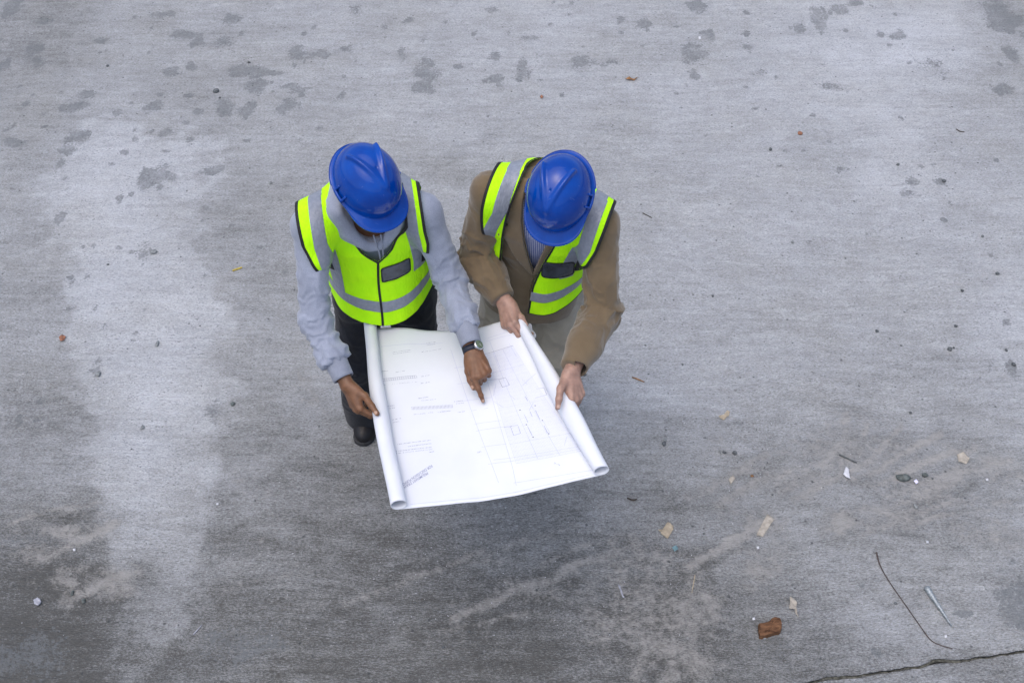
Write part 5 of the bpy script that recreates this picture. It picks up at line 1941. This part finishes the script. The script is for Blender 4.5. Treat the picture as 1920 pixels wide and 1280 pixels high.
# larger, singular bits
def wood_block():
    out = [(1421, 1174), (1437, 1171), (1449, 1162), (1461, 1164), (1464, 1180), (1460, 1189), (1441, 1194), (1424, 1196)]
    ring = [on_slab(x, y) for x, y in out]
    c = np.mean(ring, axis=0)
    V, F = [], []
    rg = np.random.default_rng(8)
    n = len(ring) * 3
    pts = catmull(ring + [ring[0]], 3)[:-1]
    for lv, (k, z) in enumerate([(1.0, .0), (1.02, .012), (.98, .024), (.88, .028), (.5, .030)]):
        for p in pts:
            q = c + (p - c) * k * rg.uniform(.96, 1.04)
            V.append((q[0], q[1], c[2] + z + rg.normal(0, .0018)))
    for l_ in range(4):
        for i in range(n):
            F.append((l_ * n + i, l_ * n + (i + 1) % n, (l_ + 1) * n + (i + 1) % n, (l_ + 1) * n + i))
    V.append((c[0], c[1], c[2] + .030))
    F += [(4 * n + i, 4 * n + (i + 1) % n, 5 * n) for i in range(n)]
    V = np.array(V)
    nrm = normals(V, np.array([f[:3] for f in F]))
    if nrm[-1][2] < 0:
        F = [f[::-1] for f in F]
    return V, F
_v, _f = wood_block()
tag(obj('wood_chip', _v, _f, M_BARK, flat=True), 'reddish brown block of rotten wood near the lower right joint', 'wood chip')
scrap('paper_scrap', 'crumpled beige paper strip above the brown wood block', 'scrap', [(1480, 1121), (1487, 1124), (1494, 1132), (1492, 1140), (1497, 1158), (1493, 1152), (1489, 1144), (1478, 1144), (1480, 1134)], M_KRAFT2, curl=.012, seed=4)
stick('wire', 'long thin rusty wire curving across the lower right of the slab', 'wire', [(1643, 1036), (1650, 1060), (1668, 1092), (1700, 1138), (1724, 1172), (1745, 1200), (1765, 1210), (1786, 1216)], [1.7, .9, .9, .9, .9, .8], M_WIRE)
stick('metal_spike', 'pointed dull metal spike lying beside the curved wire', 'spike', [(1736, 1103), (1752, 1128), (1783, 1174)], [5.6, 5.0, 3.4, 1.0], M_METAL, .009)
scrap('paper_scrap', 'torn tan paper with a notch, right of the drawing below', 'scrap', [(1234, 992), (1242, 994), (1251, 980), (1263, 987), (1261, 996), (1252, 1011), (1241, 1003)], M_KRAFT, curl=.008, seed=5)
scrap('plastic_scrap', 'small teal plastic flake below the torn tan paper', 'scrap', [(1260, 1026), (1267, 1023), (1272, 1030), (1264, 1035)], M_TEAL, seed=6, n=2)
scrap('paper_scrap', 'small curved tan paper strip right of the drawing', 'scrap', [(1347, 781), (1357, 778), (1363, 770), (1369, 772), (1366, 781), (1356, 788), (1350, 785)], M_KRAFT, seed=7)
scrap('shard', 'white pointed shard standing out on the right of the slab', 'shard', [(1580, 891), (1585, 877), (1591, 882), (1593, 900), (1586, 897)], M_WHITE, curl=.010, seed=8, n=2)
scrap('plastic_scrap', 'tiny lilac white scrap beside the dark green stone', 'scrap', [(1712, 904), (1717, 900), (1721, 906), (1717, 910)], M_LILAC, curl=.006, seed=9, n=2)
stone('stone', 'flat dark green stone on the right next to the lilac scrap', 'stone', 1693, 896, 13, 8, M_STONE_G, 'loose stones on the slab', .55, 2)
stick('nail', 'thin black nail lying above the white shard', 'nail', [(1573, 853), (1606, 868)], [1.5, 1.2], M_STONE_D)
scrap('paper_scrap', 'pale tan paper flake near the right edge', 'scrap', [(1794, 852), (1806, 848), (1818, 860), (1812, 870), (1797, 866)], M_KRAFT2, lift=.002, curl=.004, seed=10)
scrap('tape_strip', 'dusty strip of pale tape in the dried mud', 'tape', [(1438, 964), (1452, 973), (1430, 1006), (1418, 1003)], M_KRAFT2, lift=.002, curl=.003, seed=11)
for px, py, lb in [(1413, 1160, 'white chip just left of the brown wood block'), (1421, 1027, 'white chip below the pale tape strip'), (408, 945, 'white square chip left of the drawing near its lower corner'),
                   (140, 1031, 'bright white chip on the lower left of the slab'), (1312, 72, 'bright white chip near the top edge'), (1738, 1017, 'small white chip above the curved wire'), (1773, 1193, 'white chip by the tip of the curved wire'), (1850, 900, 'round white chip near the right edge')]:
    r = 2.4
    scrap('chip', lb, 'chip', [(px - r, py - r * .7), (px + r * .8, py - r * .9), (px + r, py + r * .8), (px - r * .7, py + r)], M_WHITE, curl=.003, thick=.003, group='small white chips', seed=int(px), n=1)
scrap('plastic_scrap', 'domed grey plastic cap at the lower left edge', 'scrap', [(65, 1127), (72, 1122), (79, 1129), (73, 1137), (66, 1134)], M_GLASS, curl=.012, thick=.004, seed=12, n=2)
stick('sliver', 'thin pale glassy sliver at the lower left', 'sliver', [(363, 1189), (379, 1171)], [1.2, 1.4, .6], M_GLASS)
stick('twig', 'short yellow twig to the left of the person in the grey hoodie', 'twig', [(436, 508), (445, 505), (454, 502)], [1.8, 2.0, 1.6], M_TWIG)
scrap('leaf', 'curled brown leaf near the top of the slab', 'leaf', [(1171, 150), (1180, 147), (1188, 149), (1197, 146), (1190, 152), (1178, 152)], M_LEAF, curl=.014, seed=13)
scrap('leaf', 'tiny rust brown leaf bit below the top edge', 'leaf', [(1012, 183), (1016, 180), (1019, 184), (1015, 187)], M_LEAF2, curl=.006, seed=14, n=2)
scrap('leaf', 'crumpled rust brown leaf at the left of the slab', 'leaf', [(111, 634), (118, 629), (124, 633), (120, 640), (114, 640)], M_LEAF2, curl=.010, seed=15, n=2)
stick('twig', 'thin dark twig up right of the blazer shoulder', 'twig', [(1205, 400), (1222, 409)], [.8, .7], M_TWIG_D)
stick('twig', 'short brown twig right of the gripping hand', 'twig', [(1185, 708), (1196, 712), (1208, 717)], [1.2, 1.3, .9], M_LEAF)
stick('twig', 'small dark twig beside the right end of the drawing', 'twig', [(1176, 934), (1187, 938), (1194, 936)], [1.3, 1.8, 1.0], M_TWIG_D)
stick('twig', 'straw stem lying in the dried mud at lower right', 'twig', [(1303, 1078), (1300, 1095), (1297, 1112)], [.9, .9, .7], M_KRAFT)
stick('twig', 'hair thin dark stem in the upper right', 'twig', [(1793, 243), (1800, 247), (1808, 248)], [.9, .8], M_TWIG_D)
scrap('paper_scrap', 'thin lilac paper sliver below the drawing', 'scrap', [(1158, 1094), (1163, 1100), (1171, 1122), (1167, 1120)], M_GLASS, lift=.002, curl=.004, seed=16, n=2)
scrap('paper_scrap', 'folded pale flake in the pebbly patch at right', 'scrap', [(1366, 900), (1374, 892), (1378, 898), (1370, 910)], M_KRAFT2, curl=.006, seed=18, n=2)
scrap('leaf', 'small orange brown leaf flake left of the tape strip', 'leaf', [(1406, 892), (1411, 891), (1414, 894), (1409, 896)], M_LEAF, curl=.004, seed=19, n=1)

# pebbles: each where one lies in the photograph
PEB = [
 (288, 473, 7, 5, 0, 'grey stone at the left, the largest on the pale concrete'), (295, 645, 4, 6, 0, 'upright grey stone in the pale left part of the slab'), (437, 758, 4.5, 4.5, 2, 'square dark stone left of the person in the grey hoodie'),
 (267, 802, 5, 5, 0, 'grey stone low in the pale left part of the slab'), (203, 496, 3, 2, 1, 'small dark pebble up left of the largest grey stone'), (184, 702, 5, 6, 0, 'grey stone with a dusty patch, far left'),
 (405, 172, 6, 5, 1, 'dark stone among the damp spots at upper left'), (412, 184, 2.5, 2, 1, 'small dark pebble touching the damp spot at upper left'), (508, 344, 3.5, 3, 0, 'grey pebble left of the hard hat of the hoodie wearer'),
 (512, 172, 3, 2, 0, 'tiny grey pebble in a damp streak at upper left'), (467, 118, 3, 2.5, 1, 'dark pebble above the long damp streak'), (202, 124, 2.5, 3, 1, 'dark pebble in the upper left corner area'),
 (1870, 514, 5, 4, 1, 'black stone near the right edge, the biggest there'), (1804, 545, 3, 3, 1, 'black pebble below left of the biggest black stone'), (1842, 444, 3, 2.5, 1, 'black pebble above the biggest black stone'),
 (1781, 655, 5, 4, 1, 'dark round stone at right beside a smaller one'), (1788, 652, 2.5, 2.5, 1, 'small pebble touching the dark round stone'), (1792, 611, 4, 2.5, 1, 'dark oval pebble at right at the end of a scratch'),
 (1887, 657, 3.2, 3, 1, 'round black pebble close to the right edge'), (1644, 621, 3.5, 3, 1, 'single bluish black pebble in the middle of the right half'), (1900, 684, 4, 4, 1, 'dark pebble at the very right edge'),
 (1690, 647, 3, 2.5, 0, 'light grey pebble left of the dark round stone'), (1377, 850, 5, 4, 1, 'black stone in the pebbly patch at right'), (1358, 849, 4, 3, 1, 'dark stone left of the black stone in the pebbly patch'),
 (1350, 848, 2.5, 3.5, 0, 'pale pebble in the pebbly patch at right'), (1245, 832, 4, 6, 1, 'dark stone right of the drawing, beside a pale one'), (1247, 826, 3, 3, 0, 'pale pebble behind the dark stone right of the drawing'),
 (1096, 702, 4, 3.5, 1, 'dark stone beside the gripping hand of the blazer wearer'), (1707, 774, 3, 3, 1, 'black pebble above the white shard, alone'), (1336, 555, 2.5, 3, 1, 'small black pebble right of the blazer sleeve'),
 (1734, 892, 6, 4, 2, 'crumbly dark green stone right of the lilac scrap'), (1748, 898, 2.5, 2, 1, 'tiny dark pebble right of the crumbly green stone'), (1716, 950, 4, 5, 0, 'grey blue pebble below the lilac scrap'),
 (1679, 1131, 3.5, 2.5, 1, 'dark pebble left of the metal spike'), (1433, 1195, 4, 3, 0, 'grey pebble under the brown wood block'), (1448, 927, 2.5, 2, 1, 'tiny dark pebble in the dried mud'),
 (136, 1112, 3.5, 5, 2, 'dark greenish stone in the mud at lower left'), (157, 1127, 4, 4, 2, 'second greenish stone in the mud at lower left'), (831, 1213, 3, 2.5, 1, 'dark pebble at the bottom, below the drawing'),
 (880, 1184, 2.5, 2.5, 1, 'small dark pebble at the bottom, right of another'), (1770, 340, 4, 4, 1, 'dark pebble in the speckled patch at upper right'), (1683, 309, 3, 3, 1, 'brownish pebble in the speckled patch at upper right'),
 (1444, 281, 3.5, 4, 1, 'dark crumb in the middle of the upper right'), (1500, 251, 5, 4, 3, 'brown crumb of earth in the upper right'), (1486, 455, 3, 3, 0, 'small grey ring shaped pebble in the right half')]
PM = [M_STONE, M_STONE_D, M_STONE_G, M_LEAF2]
for i, (px, py, rx, ry, mi, lb) in enumerate(PEB):
    stone('pebble', lb, 'pebble', px, py, rx, ry, PM[mi], 'loose pebbles on the slab', .65, i + 20)

# grit: far too many grains to count
def grit():
    V, F, b = [], [], 0
    for _ in range(420):
        u = RNG.random()
        if u < .5:
            px, py = RNG.normal(860, 170), RNG.normal(1060, 90)
        elif u < .75:
            px, py = RNG.normal(1430, 130), RNG.normal(880, 70)
        else:
            px, py = RNG.uniform(-50, 1970), RNG.uniform(-20, 1300)
        p = on_slab(px, min(py, 1190), .0006)
        r = RNG.uniform(.0008, .0024) * (1.5 if RNG.random() < .06 else 1)
        a = RNG.uniform(0, 6.28)
        ca, sa = math.cos(a), math.sin(a)
        q = [(-1, -.6, 0), (1, -.5, 0), (.8, .6, 0), (-.9, .7, 0), (0, 0, .8)]
        for x, y, z in q:
            V.append(p + r * A(ca * x - sa * y, sa * x + ca * y, z))
        F += [(b, b + 1, b + 4), (b + 1, b + 2, b + 4), (b + 2, b + 3, b + 4), (b + 3, b, b + 4)]
        b += 5
    return np.array(V), F
gv2, gf2 = grit()
tag(obj('grit', gv2, gf2, M_WHITE, flat=True), 'scattered pale grit across the slab', 'grit', kind='stuff')
def crumbs():
    V, F, b = [], [], 0
    for _ in range(520):
        u = RNG.random()
        if u < .35:
            px, py = RNG.normal(1780, 80), RNG.normal(360, 120)
        elif u < .55:
            px, py = RNG.normal(1370, 70), RNG.normal(860, 38)
        elif u < .75:
            px, py = RNG.normal(300, 180), RNG.normal(230, 130)
        else:
            px, py = RNG.uniform(-50, 1970), RNG.uniform(-20, 1250)
        p = on_slab(px, min(py, 1190), .0004)
        r = abs(RNG.normal(0, .0016)) + .0009
        a = RNG.uniform(0, 6.28)
        ca, sa = math.cos(a), math.sin(a)
        for x, y, z in [(-1, -.6, 0), (1, -.5, 0), (.8, .6, 0), (-.9, .7, 0), (-.3, -.2, .8), (.4, .2, .7)]:
            V.append(p + r * A(ca * x - sa * y, sa * x + ca * y, z))
        F += [(b, b + 1, b + 5, b + 4), (b + 1, b + 2, b + 5), (b + 2, b + 3, b + 4, b + 5), (b + 3, b, b + 4)]
        b += 6
    return np.array(V), F
cv, cf = crumbs()
tag(obj('crumbs', cv, cf, M_STONE_D, flat=True), 'scattered dark crumbs of mortar and earth on the slab', 'crumbs', kind='stuff')
